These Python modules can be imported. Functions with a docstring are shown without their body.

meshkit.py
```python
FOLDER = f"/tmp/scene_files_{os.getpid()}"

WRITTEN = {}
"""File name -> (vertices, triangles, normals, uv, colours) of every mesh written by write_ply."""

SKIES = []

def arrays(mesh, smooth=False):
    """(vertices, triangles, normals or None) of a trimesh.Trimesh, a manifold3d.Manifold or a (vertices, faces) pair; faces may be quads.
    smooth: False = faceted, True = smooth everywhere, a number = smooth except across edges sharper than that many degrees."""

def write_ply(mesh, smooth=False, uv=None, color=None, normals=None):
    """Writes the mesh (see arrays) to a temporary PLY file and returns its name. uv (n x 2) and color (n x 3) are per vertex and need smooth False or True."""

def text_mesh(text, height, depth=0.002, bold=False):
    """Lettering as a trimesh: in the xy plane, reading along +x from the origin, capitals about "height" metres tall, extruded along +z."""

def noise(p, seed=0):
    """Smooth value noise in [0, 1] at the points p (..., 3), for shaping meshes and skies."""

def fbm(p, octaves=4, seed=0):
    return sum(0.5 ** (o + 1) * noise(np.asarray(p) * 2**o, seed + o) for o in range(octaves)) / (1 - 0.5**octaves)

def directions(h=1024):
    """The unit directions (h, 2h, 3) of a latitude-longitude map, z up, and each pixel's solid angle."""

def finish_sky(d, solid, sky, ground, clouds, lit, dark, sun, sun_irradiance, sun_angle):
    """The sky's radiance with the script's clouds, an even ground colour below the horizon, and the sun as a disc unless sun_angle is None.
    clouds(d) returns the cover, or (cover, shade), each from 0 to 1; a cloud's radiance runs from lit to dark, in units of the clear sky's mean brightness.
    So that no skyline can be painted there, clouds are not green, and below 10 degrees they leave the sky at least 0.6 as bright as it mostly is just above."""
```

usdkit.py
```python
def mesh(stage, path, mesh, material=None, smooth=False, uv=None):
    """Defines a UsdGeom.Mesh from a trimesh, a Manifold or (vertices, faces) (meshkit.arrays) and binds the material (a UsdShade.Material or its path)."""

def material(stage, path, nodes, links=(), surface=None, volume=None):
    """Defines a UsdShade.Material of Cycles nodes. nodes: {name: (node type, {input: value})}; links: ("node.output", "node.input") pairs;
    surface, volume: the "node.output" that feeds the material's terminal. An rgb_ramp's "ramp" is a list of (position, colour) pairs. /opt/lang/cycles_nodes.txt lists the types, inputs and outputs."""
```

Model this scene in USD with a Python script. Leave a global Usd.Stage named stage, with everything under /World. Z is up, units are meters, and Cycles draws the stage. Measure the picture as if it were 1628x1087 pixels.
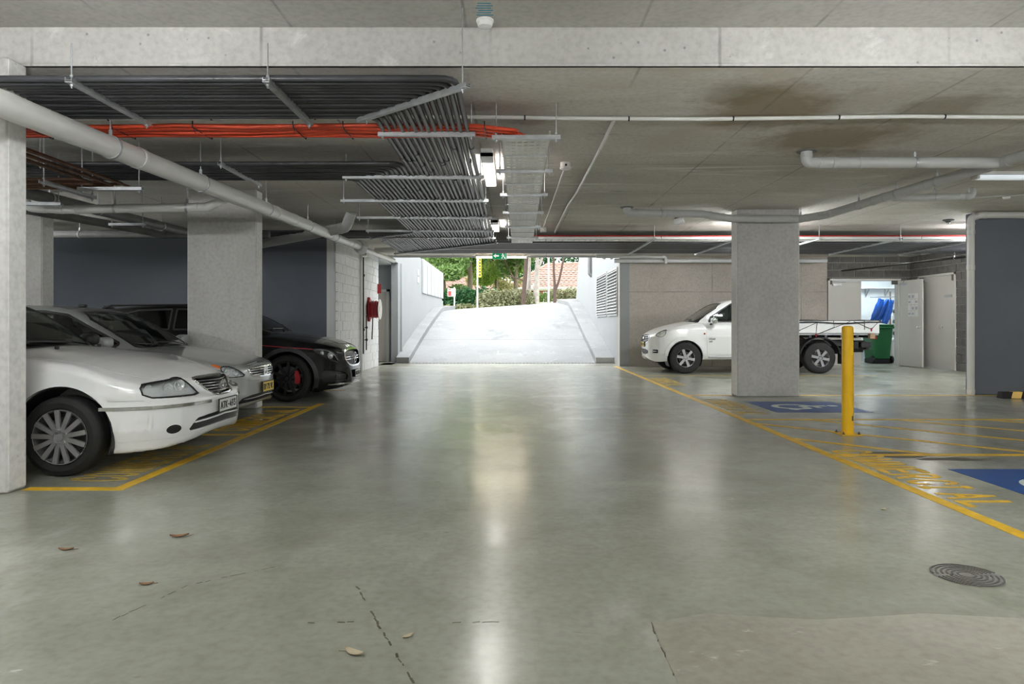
import math, random
import numpy as np, trimesh, usdkit, meshkit
import manifold3d as m3
from manifold3d import Manifold, CrossSection, Mesh as MMesh
from shapely.geometry import Polygon, LineString, Point, box as sbox, MultiPolygon
from shapely import affinity
from shapely.ops import unary_union
from pxr import Usd, UsdGeom, UsdLux, UsdShade, Gf, Sdf, Vt

stage = Usd.Stage.CreateInMemory()
UsdGeom.SetStageUpAxis(stage, 'Z'); UsdGeom.SetStageMetersPerUnit(stage, 1.0)
UsdGeom.Xform.Define(stage, '/World'); UsdGeom.Scope.Define(stage, '/World/Looks')

# ------------------------------------------------ camera, sky, sun, exposure
F, HC = 1122.0, 1.15                       # focal length in pixels of a 1628 wide frame, eye height
cam = UsdGeom.Camera.Define(stage, '/World/Camera')
cam.CreateHorizontalApertureAttr(36.0)
cam.CreateFocalLengthAttr(36.0 * F / 1628)
cam.CreateVerticalApertureAttr(36.0 * 1087 / 1628)
cam.CreateVerticalApertureOffsetAttr(-(543.5 - 514.0) / 1628 * 36.0)
cam.CreateClippingRangeAttr((0.05, 500))
cam.AddTranslateOp().Set((0, 0, HC)); cam.AddRotateXOp().Set(90)
cam.CreateExposureAttr(0.46)

SKY = usdkit.material(stage, '/World/Looks/sky_look', {
    'tc': ('texture_coordinate', {}), 'sep': ('separate_xyz', {}),
    'r': ('rgb_ramp', {'ramp': [(0, (.62, .66, .70)), (.5, (.80, .84, .88)), (.62, (1, 1, 1)), (1, (.80, .88, 1.0))]}),
    'mr': ('map_range', {'from_min': -1, 'from_max': 1}),
    'n': ('noise_texture', {'scale': 2.2, 'detail': 5}), 'nr': ('rgb_ramp', {'ramp': [(.35, (.92, .94, .97)), (.65, (1.08, 1.07, 1.05))]}),
    'm': ('mix_color', {'blend_type': 'multiply', 'fac': 1.0, 'use_clamp': False}),
    'b': ('background_shader', {'strength': 1.0})},
    [('tc.generated', 'sep.vector'), ('sep.z', 'mr.value'), ('mr.result', 'r.fac'), ('tc.generated', 'n.vector'), ('n.fac', 'nr.fac'),
     ('r.color', 'm.a'), ('nr.color', 'm.b'), ('m.result', 'b.color')], surface='b.background')
dome = UsdLux.DomeLight.Define(stage, '/World/Sky')
dome.CreateIntensityAttr(1.0); dome.CreateColorAttr((1.30, 1.32, 1.34))
sun = UsdLux.DistantLight.Define(stage, '/World/Sun')
sun.CreateIntensityAttr(1.5); sun.CreateAngleAttr(14.0); sun.CreateColorAttr((1, .95, .86))
sun.AddRotateXYZOp().Set((38, 0, 25))       # high hazy sun from behind the building
LAMP = 120.0                                 # strength of the fluorescent diffusers

# ------------------------------------------------ helpers
rnd = random.Random(7)
USED = {}
def P(px, py, Y):
    return np.array([(px - 814) / F * Y, Y, HC - (py - 514) / F * Y])
def fl(px, py):                               # a floor point from measurements
    Y = F * HC / (py - 514); return np.array([(px - 814) / F * Y, Y])
def cl(px, py, z=2.95):
    Y = F * (z - HC) / (514 - py); return np.array([(px - 814) / F * Y, Y, z])
def uniq(parent, name):
    k = (parent, name); n = USED.get(k, 0); USED[k] = n + 1
    return f'{parent}/{name}' if n == 0 else f'{parent}/{name}_{n:03d}'
ORG = {}
def data(prim, **kw):
    for k, v in kw.items():
        if v: prim.SetCustomDataByKey({'cat': 'category'}.get(k, k), v)
def obj(name, mesh, mat, parent=None, smooth=35, label=None, cat=None, group=None, kind=None):
    pp = '/World' if parent is None else str(parent)
    o = ORG.get(pp)
    path = uniq(pp, name)
    if isinstance(mesh, list): mesh = cat_(mesh)
    if hasattr(mesh, 'to_mesh'): mesh = tm(mesh)
    if o is not None:
        mesh = mesh.copy(); mesh.apply_translation(-o); ORG[path] = o
    m = usdkit.mesh(stage, path, mesh, MATS[mat] if isinstance(mat, str) else mat, smooth)
    data(m.GetPrim(), label=label, cat=cat, group=group, kind=kind)
    return path
def thing(name, loc, label, cat, group=None, kind=None):
    path = uniq('/World', name)
    x = UsdGeom.Xform.Define(stage, path); x.AddTranslateOp().Set(tuple(map(float, loc)))
    data(x.GetPrim(), label=label, cat=cat, group=group, kind=kind)
    ORG[path] = np.array(loc, float)
    return path
def struct(name, loc=(0, 0, 0)):
    return thing(name, loc, None, None, None, 'structure')
def cat_(ms):
    return trimesh.util.concatenate([tm(m) if hasattr(m, 'to_mesh') else m for m in ms])
def tm(m):
    k = m.to_mesh(); return trimesh.Trimesh(np.array(k.vert_properties[:, :3], float), np.array(k.tri_verts), process=False)
def mf(t):
    t = t.copy(); t.merge_vertices()
    return Manifold(MMesh(np.asarray(t.vertices, np.float32), np.asarray(t.faces, np.uint32)))
def bx(x0, x1, y0, y1, z0, z1, ch=0.0):
    """a box, chamfered by ch"""
    e = np.array([x1 - x0, y1 - y0, z1 - z0]); c = np.array([x0 + x1, y0 + y1, z0 + z1]) / 2
    if ch <= 0:
        return trimesh.creation.box(e, trimesh.transformations.translation_matrix(c))
    h = e / 2; pts = []
    for s in np.ndindex(2, 2, 2):
        s = np.array(s) * 2 - 1
        for k in range(3):
            v = h - ch; v[k] = h[k]; pts.append(s * v)
    t = trimesh.convex.convex_hull(np.array(pts)); t.apply_translation(c); return t
def obox(p0, p1, w, h, ch=0, up=(0, 0, 1)):
    """a bar from p0 to p1, w wide, h high"""
    p0, p1 = np.array(p0, float), np.array(p1, float); d = p1 - p0; L = np.linalg.norm(d); d /= L
    s = np.cross(up, d); s /= np.linalg.norm(s); u = np.cross(d, s)
    b = bx(-L / 2, L / 2, -w / 2, w / 2, -h / 2, h / 2, ch)
    M = np.eye(4); M[:3, 0], M[:3, 1], M[:3, 2], M[:3, 3] = d, s, u, (p0 + p1) / 2
    b.apply_transform(M); return b
def fillet(pts, r, n=5):
    pts = [np.array(p, float) for p in pts]; out = [pts[0]]
    for i in range(1, len(pts) - 1):
        a, b, c = pts[i - 1], pts[i], pts[i + 1]
        u, v = a - b, c - b; lu, lv = np.linalg.norm(u), np.linalg.norm(v); u /= lu; v /= lv
        ang = math.acos(np.clip(u @ v, -1, 1))
        if ang > 3.1 or r <= 0: out.append(b); continue
        t = min(r / math.tan(ang / 2), lu * .49, lv * .49)
        p, q = b + u * t, b + v * t
        for k in range(n + 1):
            s = k / n; out.append((1 - s) ** 2 * p + 2 * s * (1 - s) * b + s * s * q)
    out.append(pts[-1]); return np.array(out)
def tube(pts, r, n=10, bend=0.0, cap=True, bn=5):
    p = fillet(pts, bend, bn) if bend > 0 else np.array(pts, float)
    d = np.gradient(p, axis=0) if len(p) > 2 else np.repeat((p[1] - p[0])[None], 2, 0)
    d /= np.linalg.norm(d, axis=1, keepdims=True)
    ref = np.array([0, 0, 1.0]) if abs(d[0][2]) < .9 else np.array([1.0, 0, 0])
    a = np.cross(d[0], ref); a /= np.linalg.norm(a); V = []
    rr = np.broadcast_to(r, (len(p),))
    for i in range(len(p)):
        a = a - d[i] * (a @ d[i]); a /= np.linalg.norm(a); b = np.cross(d[i], a)
        t = np.arange(n) * 2 * math.pi / n
        V.append(p[i] + rr[i] * (np.cos(t)[:, None] * a + np.sin(t)[:, None] * b))
    V = np.vstack(V); Fc = []
    for i in range(len(p) - 1):
        for k in range(n):
            k2 = (k + 1) % n; A, B, C, D = i * n + k, i * n + k2, (i + 1) * n + k2, (i + 1) * n + k
            Fc += [[A, B, C], [A, C, D]]
    if cap:
        V = np.vstack([V, p[0], p[-1]]); m = len(p) * n
        for k in range(n):
            k2 = (k + 1) % n; Fc += [[m, k2, k], [m + 1, (len(p) - 1) * n + k, (len(p) - 1) * n + k2]]
    return trimesh.Trimesh(V, np.array(Fc), process=False)
def cyl(c, axis, r, h, n=24, r2=None, ch=0):
    """a cylinder from c along axis (length h); r2 = far radius"""
    c = np.array(c, float); a = np.array(axis, float); a /= np.linalg.norm(a)
    r2 = r if r2 is None else r2
    if ch: return tube([c, c + a * ch, c + a * (h - ch), c + a * h], [r - ch, r, r2, r2 - ch], n)
    return tube([c, c + a * h], [r, r2], n)
def lathe(prof, c, axis, n=32):
    """prof: (radius, along) pairs"""
    c = np.array(c, float); a = np.array(axis, float); a /= np.linalg.norm(a)
    ref = np.array([0, 0, 1.0]) if abs(a[2]) < .9 else np.array([1.0, 0, 0])
    u = np.cross(a, ref); u /= np.linalg.norm(u); w = np.cross(a, u)
    t = np.arange(n) * 2 * math.pi / n; ring = np.cos(t)[:, None] * u + np.sin(t)[:, None] * w
    V = np.vstack([c + a * z + max(r, 1e-4) * ring for r, z in prof]); Fc = []
    for i in range(len(prof) - 1):
        for k in range(n):
            k2 = (k + 1) % n; A, B, C, D = i * n + k, i * n + k2, (i + 1) * n + k2, (i + 1) * n + k
            Fc += [[A, B, C], [A, C, D]]
    return trimesh.Trimesh(V, np.array(Fc), process=False)
def prism(poly, h, M=None):
    """extrude a shapely polygon by h along +z, then transform"""
    gs = getattr(poly, 'geoms', [poly])
    t = trimesh.util.concatenate([trimesh.creation.extrude_polygon(g, h, engine='earcut') for g in gs if g.area > 1e-7])
    if M is not None: t.apply_transform(M)
    return t
def sheet(xs, ys, zf, th=.15):
    X, Y = np.meshgrid(xs, ys, indexing='ij'); Z = zf(X, Y); n, m = X.shape
    V = np.stack([X, Y, Z], -1).reshape(-1, 3); W = V - [0, 0, th]; idx = np.arange(n * m).reshape(n, m); f = []
    a, b, c, d = idx[:-1, :-1].ravel(), idx[1:, :-1].ravel(), idx[1:, 1:].ravel(), idx[:-1, 1:].ravel()
    f = np.vstack([np.stack([a, b, c], 1), np.stack([a, c, d], 1)]); g = f[:, ::-1] + n * m
    rim = np.concatenate([idx[:, 0], idx[-1, 1:], idx[::-1, -1][1:], idx[0, ::-1][1:-1]]); r2 = np.roll(rim, -1); k = n * m
    h = np.vstack([np.stack([r2, rim, rim + k], 1), np.stack([r2, rim + k, r2 + k], 1)])
    return trimesh.Trimesh(np.vstack([V, W]), np.vstack([f, g, h]), process=False)
def frame(o, x, y):
    x = np.array(x, float); y = np.array(y, float); x /= np.linalg.norm(x); y /= np.linalg.norm(y)
    M = np.eye(4); M[:3, 0], M[:3, 1], M[:3, 2], M[:3, 3] = x, y, np.cross(x, y), o; return M
def text(s, h, o, x, y, depth=.002, bold=True, width=None):
    t = meshkit.text_mesh(s, h, depth, bold)
    if width: t.apply_scale([width / t.bounds[1][0], 1, 1])
    t.apply_transform(frame(o, x, y)); return t

# ------------------------------------------------ materials
MATS = {}
def mat(name, col, rough=.5, metal=0., spec=.5, coat=0., var=0., vs=5., bump=0., bs=60., emit=0., ecol=None, trans=0., tint=None, coatr=.05, obj_space=False):
    nd = {'p': ('principled_bsdf', {'base_color': col, 'roughness': rough, 'metallic': metal, 'specular_ior_level': spec, 'coat_weight': coat, 'coat_roughness': coatr, 'transmission_weight': trans})}
    ln = []
    if emit: nd['p'][1].update(emission_color=ecol or col, emission_strength=emit)
    if var or bump:
        nd['g'] = ('geometry', {}) if not obj_space else ('texture_coordinate', {})
        src = 'g.position' if not obj_space else 'g.object'
    if var:
        c2 = tint or tuple(c * (1 - var) for c in col); c1 = tuple(min(1, c * (1 + var * .5)) for c in col)
        nd['n'] = ('noise_texture', {'scale': vs, 'detail': 6, 'roughness': .6})
        nd['r'] = ('rgb_ramp', {'ramp': [(.3, c2), (.7, c1)]})
        ln += [(src, 'n.vector'), ('n.fac', 'r.fac'), ('r.color', 'p.base_color')]
    if bump:
        nd['bn'] = ('noise_texture', {'scale': bs, 'detail': 5}); nd['b'] = ('bump', {'strength': bump, 'distance': .01})
        ln += [(src, 'bn.vector'), ('bn.fac', 'b.height'), ('b.normal', 'p.normal')]
    MATS[name] = usdkit.material(stage, f'/World/Looks/{name}', nd, ln, surface='p.BSDF'); return MATS[name]
def glassmat(name, col, r0=.04, rough=.02):
    MATS[name] = usdkit.material(stage, f'/World/Looks/{name}', {'t': ('transparent_bsdf', {'color': col}), 'g': ('glossy_bsdf', {'color': (1, 1, 1), 'roughness': rough}), 'f': ('layer_weight', {'blend': .5}), 'w': ('math', {'math_type': 'power', 'value2': 5.0}),
        'a': ('math', {'math_type': 'multiply_add', 'value2': .9 - r0, 'value3': r0}), 'm': ('mix_closure', {})},
        [('f.facing', 'w.value1'), ('w.value', 'a.value1'), ('a.value', 'm.fac'), ('t.BSDF', 'm.closure1'), ('g.BSDF', 'm.closure2')], surface='m.closure')
# plain looks
mat('white_paint', (.72, .74, .74), .5, var=.06, vs=2, bump=.05, bs=40)
mat('ramp_wall_paint', (.28, .295, .30), .6, var=.05, vs=1.2, bump=.08, bs=60)
mat('fin_paint', (.37, .385, .39), .45)
mat('blue_grey_paint', (.135, .15, .185), .55, var=.1, vs=.8, bump=.06, bs=50)
mat('dark_blue_grey_paint', (.155, .17, .205), .6, var=.12, vs=.8, bump=.06, bs=50)
mat('recess_paint', (.33, .36, .37), .6, var=.05, vs=2)
mat('door_paint', (.60, .585, .55), .4, var=.03, vs=3)
mat('taupe_door', (.50, .46, .42), .45)
mat('block_white', (.78, .79, .80), .7, var=.10, vs=9, bump=.5, bs=70)
mat('mortar_white', (.82, .83, .83), .8, bump=.3, bs=90)
mat('block_grey', (.13, .127, .12), .9, var=.25, vs=7, bump=.6, bs=80)
mat('mortar_grey', (.30, .295, .28), .9, bump=.3, bs=90)
mat('black_plastic', (.012, .012, .013), .45)
mat('rubber', (.014, .014, .014), .75, var=.3, vs=30)
mat('steel', (.55, .56, .57), .35, metal=.9, var=.12, vs=12)
mat('galvanised', (.52, .54, .56), .42, metal=.75, var=.18, vs=14)
mat('chrome', (.80, .81, .82), .09, metal=1.)
mat('pvc_white', (.70, .70, .68), .33, var=.05, vs=4)
mat('pvc_grey', (.52, .53, .53), .38, var=.05, vs=4)
mat('pvc_dark', (.17, .17, .17), .5, var=.2, vs=5)
mat('conduit_grey', (.052, .053, .060), .36, var=.4, vs=3.5)
mat('tray_white', (.90, .90, .89), .45)
mat('cable_orange', (.62, .060, .018), .45, var=.2, vs=8)
mat('copper', (.17, .088, .055), .5, metal=.3, var=.3, vs=10)
mat('cable_red', (.45, .03, .03), .5)
mat('lamp_housing', (.72, .73, .72), .4)
mat('lamp_diffuser', (.95, .95, .93), .5, emit=LAMP * .55, ecol=(1., .98, .93)); mat('unseen_tube', (.95, .95, .93), .5, emit=LAMP * 1.95, ecol=(.98, 1., 1.))
mat('unseen_tube_half', (.95, .95, .93), .5, emit=LAMP * .6, ecol=(1., .98, .93)); mat('lamp_diffuser_soft', (.95, .95, .93), .5, emit=LAMP * .2, ecol=(1., .98, .93)); mat('lamp_diffuser_warm', (.95, .92, .85), .5, emit=LAMP * .25, ecol=(1., .85, .66))
mat('lamp_diffuser_cool', (.9, .95, .98), .5, emit=LAMP * .75, ecol=(.80, .93, 1.))
mat('lamp_diffuser_dim', (.75, .8, .84), .5, emit=.35, ecol=(.85, .93, 1.))
mat('road_yellow', (.74, .45, .022), .45, var=.28, vs=7, bump=.1, bs=60)
mat('road_yellow_worn', (.55, .38, .07), .45, var=.45, vs=9)
mat('road_blue', (.012, .070, .27), .42, var=.25, vs=6)
mat('road_white', (.62, .68, .62), .5, var=.2, vs=12)
mat('bollard_yellow', (.86, .50, .010), .32, var=.05, vs=4)
mat('cast_iron', (.13, .125, .115), .55, metal=.4, var=.4, vs=30)
mat('red_paint', (.40, .018, .022), .4)
mat('black_paint', (.02, .02, .02), .5)
mat('hose_red', (.33, .018, .03), .5)
mat('sign_green', (.0, .30, .10), .5, emit=.25, ecol=(0, .5, .18))
mat('sign_white', (.9, .92, .9), .5, emit=.5, ecol=(1, 1, 1))
mat('paper', (.8, .8, .8), .7)
mat('print_grey', (.42, .43, .46), .7)

def concrete(name, c1, c2, stain=None, rough=.8, seams=None, scale=.7, bump=.25, pits=.0, rr=None, streak=(1, 1, 1), spot=None, spec=.4):
    """concrete with cloudy tone, fine grain, formwork seams (x0, dx, y0, dy) and stains"""
    nd = {'g': ('geometry', {}), 'mp': ('mapping', {'scale': streak}),
          'n1': ('noise_texture', {'scale': scale, 'detail': 7, 'roughness': .62, 'distortion': .6}), 'r1': ('rgb_ramp', {'ramp': [(.30, c2), (.50, tuple((a + b) / 2 for a, b in zip(c1, c2))), (.68, c1)]}),
          'n2': ('noise_texture', {'scale': 24, 'detail': 5}), 'r2': ('rgb_ramp', {'ramp': [(.30, (.86,) * 3), (.55, (1,) * 3), (.75, (1.05,) * 3)]}),
          'm2': ('mix_color', {'blend_type': 'multiply', 'fac': 1., 'use_clamp': False}),
          'bn': ('noise_texture', {'scale': 45, 'detail': 6}), 'b': ('bump', {'strength': bump, 'distance': .006}),
          'p': ('principled_bsdf', {'roughness': rough, 'specular_ior_level': spec})}
    ln = [('g.position', 'mp.vector'), ('mp.vector', 'n1.vector'), ('n1.fac', 'r1.fac'), ('g.position', 'n2.vector'), ('n2.fac', 'r2.fac'), ('r1.color', 'm2.a'), ('r2.color', 'm2.b'),
          ('g.position', 'bn.vector'), ('bn.fac', 'b.height'), ('b.normal', 'p.normal')]
    out = 'm2.result'
    def layer(tag, fac, col, kind='mix'):
        nonlocal out
        nd['L' + tag] = ('mix_color', {'blend_type': kind, 'b': col, 'use_clamp': True})
        ln.extend([(out, f'L{tag}.a'), (fac, f'L{tag}.fac')]); out = f'L{tag}.result'
    if stain:
        for k, (col, sc, lo, hi, st) in enumerate(stain):
            nd[f'sm{k}'] = ('mapping', {'scale': st, 'location': (k * 3.7, k * 1.3, 0)})
            nd[f'sn{k}'] = ('noise_texture', {'scale': sc, 'detail': 6, 'roughness': .65, 'distortion': .5})
            nd[f'sr{k}'] = ('map_range', {'from_min': lo, 'from_max': hi, 'clamp': True})
            ln.extend([('g.position', f'sm{k}.vector'), (f'sm{k}.vector', f'sn{k}.vector'), (f'sn{k}.fac', f'sr{k}.value')])
            layer(f's{k}', f'sr{k}.result', col)
    for k, (c, rad, amt, col) in enumerate(spot or []):        # water stains, each round a point
        nd[f'qd{k}'] = ('vector_math', {'math_type': 'distance', 'vector2': c}); nd[f'qn{k}'] = ('noise_texture', {'scale': 2.6, 'detail': 6, 'roughness': .65})
        nd[f'qa{k}'] = ('math', {'math_type': 'multiply_add', 'value2': -1.0 / rad, 'value3': .55}); nd[f'qb{k}'] = ('math', {'math_type': 'add'})
        nd[f'qr{k}'] = ('map_range', {'from_min': .35, 'from_max': .75, 'to_max': amt, 'clamp': True})
        ln.extend([('g.position', f'qd{k}.vector1'), (f'qd{k}.value', f'qa{k}.value1'), ('g.position', f'qn{k}.vector'), (f'qn{k}.fac', f'qb{k}.value1'), (f'qa{k}.value', f'qb{k}.value2'), (f'qb{k}.value', f'qr{k}.value')])
        layer(f'q{k}', f'qr{k}.result', col)
    if pits:
        nd['v'] = ('voronoi_texture', {'scale': 7, 'randomness': 1}); nd['vr'] = ('map_range', {'from_min': .045, 'from_max': .09, 'to_min': pits, 'to_max': 0, 'clamp': True})
        ln.extend([('g.position', 'v.vector'), ('v.distance', 'vr.value')]); layer('v', 'vr.result', tuple(c * .5 for c in c2))
    if seams:
        nd['sx'] = ('separate_xyz', {}); ln.append(('g.position', 'sx.vector'))
        for ax, x0, dx in seams:
            nd[f's{ax}a'] = ('math', {'math_type': 'multiply_add', 'value2': 1 / dx, 'value3': 100.5 - x0 / dx}); nd[f's{ax}f'] = ('math', {'math_type': 'fraction'})
            nd[f's{ax}c'] = ('math', {'math_type': 'subtract', 'value2': .5}); nd[f's{ax}b'] = ('math', {'math_type': 'absolute'})
            nd[f's{ax}r'] = ('map_range', {'from_min': .004 / dx, 'from_max': .016 / dx, 'to_min': .66, 'to_max': 0, 'clamp': True})
            nd[f's{ax}n'] = ('noise_texture', {'scale': 1.7, 'detail': 4}); nd[f's{ax}q'] = ('map_range', {'from_min': .36, 'from_max': .62, 'clamp': True})
            nd[f's{ax}m'] = ('math', {'math_type': 'multiply'})
            ln.extend([(f'sx.{ax}', f's{ax}a.value1'), (f's{ax}a.value', f's{ax}f.value1'), (f's{ax}f.value', f's{ax}c.value1'), (f's{ax}c.value', f's{ax}b.value1'), (f's{ax}b.value', f's{ax}r.value'),
                       ('g.position', f's{ax}n.vector'), (f's{ax}n.fac', f's{ax}q.value'), (f's{ax}r.result', f's{ax}m.value1'), (f's{ax}q.result', f's{ax}m.value2')])
            layer(f'e{ax}', f's{ax}m.value', tuple(c * .42 for c in c2))
    ln.append((out, 'p.base_color'))
    if rr:
        nd['rr'] = ('map_range', {'from_min': .3, 'from_max': .7, 'to_min': rr[0], 'to_max': rr[1], 'clamp': True}); nd['rn'] = ('noise_texture', {'scale': 1.1, 'detail': 7, 'roughness': .7})
        ln.extend([('g.position', 'rn.vector'), ('rn.fac', 'rr.value'), ('rr.result', 'p.roughness')])
    MATS[name] = usdkit.material(stage, f'/World/Looks/{name}', nd, ln, surface='p.BSDF')

concrete('floor_concrete', (.375, .385, .325), (.235, .238, .188), rough=.25, scale=.55, bump=.03, rr=(.17, .30), spec=.9,
         stain=[((.24, .21, .155), .5, .57, .80, (1, 1, 1)), ((.50, .50, .455), 1.1, .58, .80, (1, .5, 1)), ((.14, .13, .11), 5.5, .68, .74, (.55, 1.6, 1)), ((.55, .545, .50), 9, .70, .76, (.6, 1.4, 1))])
concrete('ceiling_concrete', (.76, .735, .69), (.52, .50, .455), scale=.55, bump=.12, streak=(.5, 1.2, 1), seams=[('x', .90, 1.22), ('y', 8.0, 1.8)],
         stain=[((.82, .80, .76), 1.5, .57, .70, (.35, 1.6, 1)), ((.34, .32, .28), 3.2, .66, .75, (.3, 1.5, 1)), ((.62, .57, .49), .5, .56, .72, (1, 1, 1))],
         spot=[((2.15, 5.9, 2.95), 1.0, .75, (.27, .19, .115)), ((3.1, 6.9, 2.95), 1.3, .7, (.235, .18, .10)), ((1.75, 5.55, 2.95), .55, .5, (.24, .20, .12)), ((3.6, 5.9, 2.95), .7, .5, (.22, .18, .105))])
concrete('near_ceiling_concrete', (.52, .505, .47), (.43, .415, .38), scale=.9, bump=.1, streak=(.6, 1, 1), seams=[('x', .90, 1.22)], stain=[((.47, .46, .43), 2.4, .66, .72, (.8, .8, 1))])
concrete('beam_concrete', (.60, .59, .565), (.48, .47, .445), scale=1.2, bump=.3, pits=.8, seams=[('x', 1.45, 1.6)], stain=[((.36, .35, .32), 5, .66, .76, (.6, 1, 1)), ((.74, .73, .71), 2.2, .60, .72, (1, 1, 1))])
concrete('pillar_concrete', (.62, .61, .59), (.51, .50, .485), scale=1.0, bump=.1, pits=.35, streak=(1, 1, .6))
concrete('lit_side_concrete', (.86, .855, .84), (.76, .755, .74), scale=1.2, bump=.1, pits=.3)  # whitened pillar concrete: light from the ramp put into the colour
concrete('wall_concrete', (.47, .43, .385), (.36, .33, .29), scale=.7, bump=.1, pits=.5, seams=[('x', .6, 2.4), ('z', 2.0, 2.4)])
concrete('ramp_concrete', (.262, .27, .273), (.19, .197, .20), rough=.75, scale=.45, bump=.25, stain=[((.135, .142, .145), .8, .58, .76, (1, .5, 1)), ((.33, .337, .337), 2.2, .6, .72, (1, .6, 1))])
concrete('kerb_concrete', (.34, .345, .345), (.27, .275, .275), scale=1.5, bump=.3)
concrete('asphalt', (.20, .20, .20), (.14, .14, .14), scale=1.5, bump=.5)
concrete('block_pier', (.42, .42, .40), (.30, .30, .29), scale=2)

# ------------------------------------------------ large structure
def wall(name, *boxes, m='white_paint'):
    s = struct(name)
    obj('panel', [bx(*b) for b in boxes], m, s)
    return s
s = struct('floor')
obj('slab', [bx(-12, 13.5, -4, 19.6, -.2, 0), bx(-3.7, 3.2, 19.6, 20.55, -.2, 0), bx(-5, -3.35, 19.6, 21.2, -.2, 0)], 'floor_concrete', s)
obj('slab', bx(8.3, 12.2, 19.6, 22.5, -.2, -.005), 'floor_concrete', s)
s = struct('ceiling')
obj('slab', [bx(-12, 13.5, 4.95, 19.05, 2.95, 3.4), bx(3.17, 13.7, 19.05, 22.1, 2.95, 3.4), bx(-12, -3.75, 19.05, 21.4, 2.95, 3.4)], 'ceiling_concrete', s)
obj('slab', bx(-12, 13.5, -4, 4.95, 3.22, 3.5), 'near_ceiling_concrete', s)
obj('step_face', bx(-12, 13.5, 4.925, 4.955, 2.944, 3.22, .006), 'beam_concrete', s)
obj('step_lip', bx(-12, 13.5, 4.918, 4.95, 2.944, 2.966, .004), 'beam_concrete', s)
s = struct('trim_1'); obj('lintel', bx(-4.9, 3.1, 18.75, 19.1, 2.93, 3.42, .01), 'kerb_concrete', s)

def blocks(name, o, u, L, z0, z1, mb, mm, holes=(), bw=.4, bh=.2, depth=.19, proud=.006, seed=1, gap=.010):
    """a wall of concrete blocks from o along the unit vector u: every block a part; holes (a0, a1, b0, b1) along u and z"""
    R = random.Random(seed); s = struct(name); o = np.array(o, float); u = np.array(u, float); n = np.cross(u, (0, 0, 1))  # n points to the viewer's side
    M = np.eye(4); M[:3, 0], M[:3, 1], M[:3, 2], M[:3, 3] = u, -n, (0, 0, 1), o
    reg = sbox(0, z0, L, z1)
    for h in holes: reg = reg.difference(sbox(h[0], h[2], h[1], h[3]))
    back = prism(reg, depth - .02); T = np.eye(4); T[:3, :3] = [[1, 0, 0], [0, 0, 1], [0, 1, 0]]; T[1, 3] = .012
    back.apply_transform(T); back.invert(); back.apply_transform(M); obj('mortar', back, mm, s)
    r = 0; z = z0
    while z < z1 - .02:
        a = -(bw / 2 if r % 2 else 0)
        while a < L:
            c = reg.intersection(sbox(a + gap / 2, z + gap / 2, a + bw - gap / 2, z + bh - gap / 2))
            for g in getattr(c, 'geoms', [c]):
                if g.geom_type == 'Polygon' and g.area > .0012:
                    x0, y0, x1, y1 = g.bounds; p = R.uniform(0, proud)
                    b = bx(x0, x1, -p, .03, y0, y1, .004); b.apply_transform(M); obj('block', b, mb, s, smooth=False)
            a += bw
        z += bh; r += 1
    return s
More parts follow.
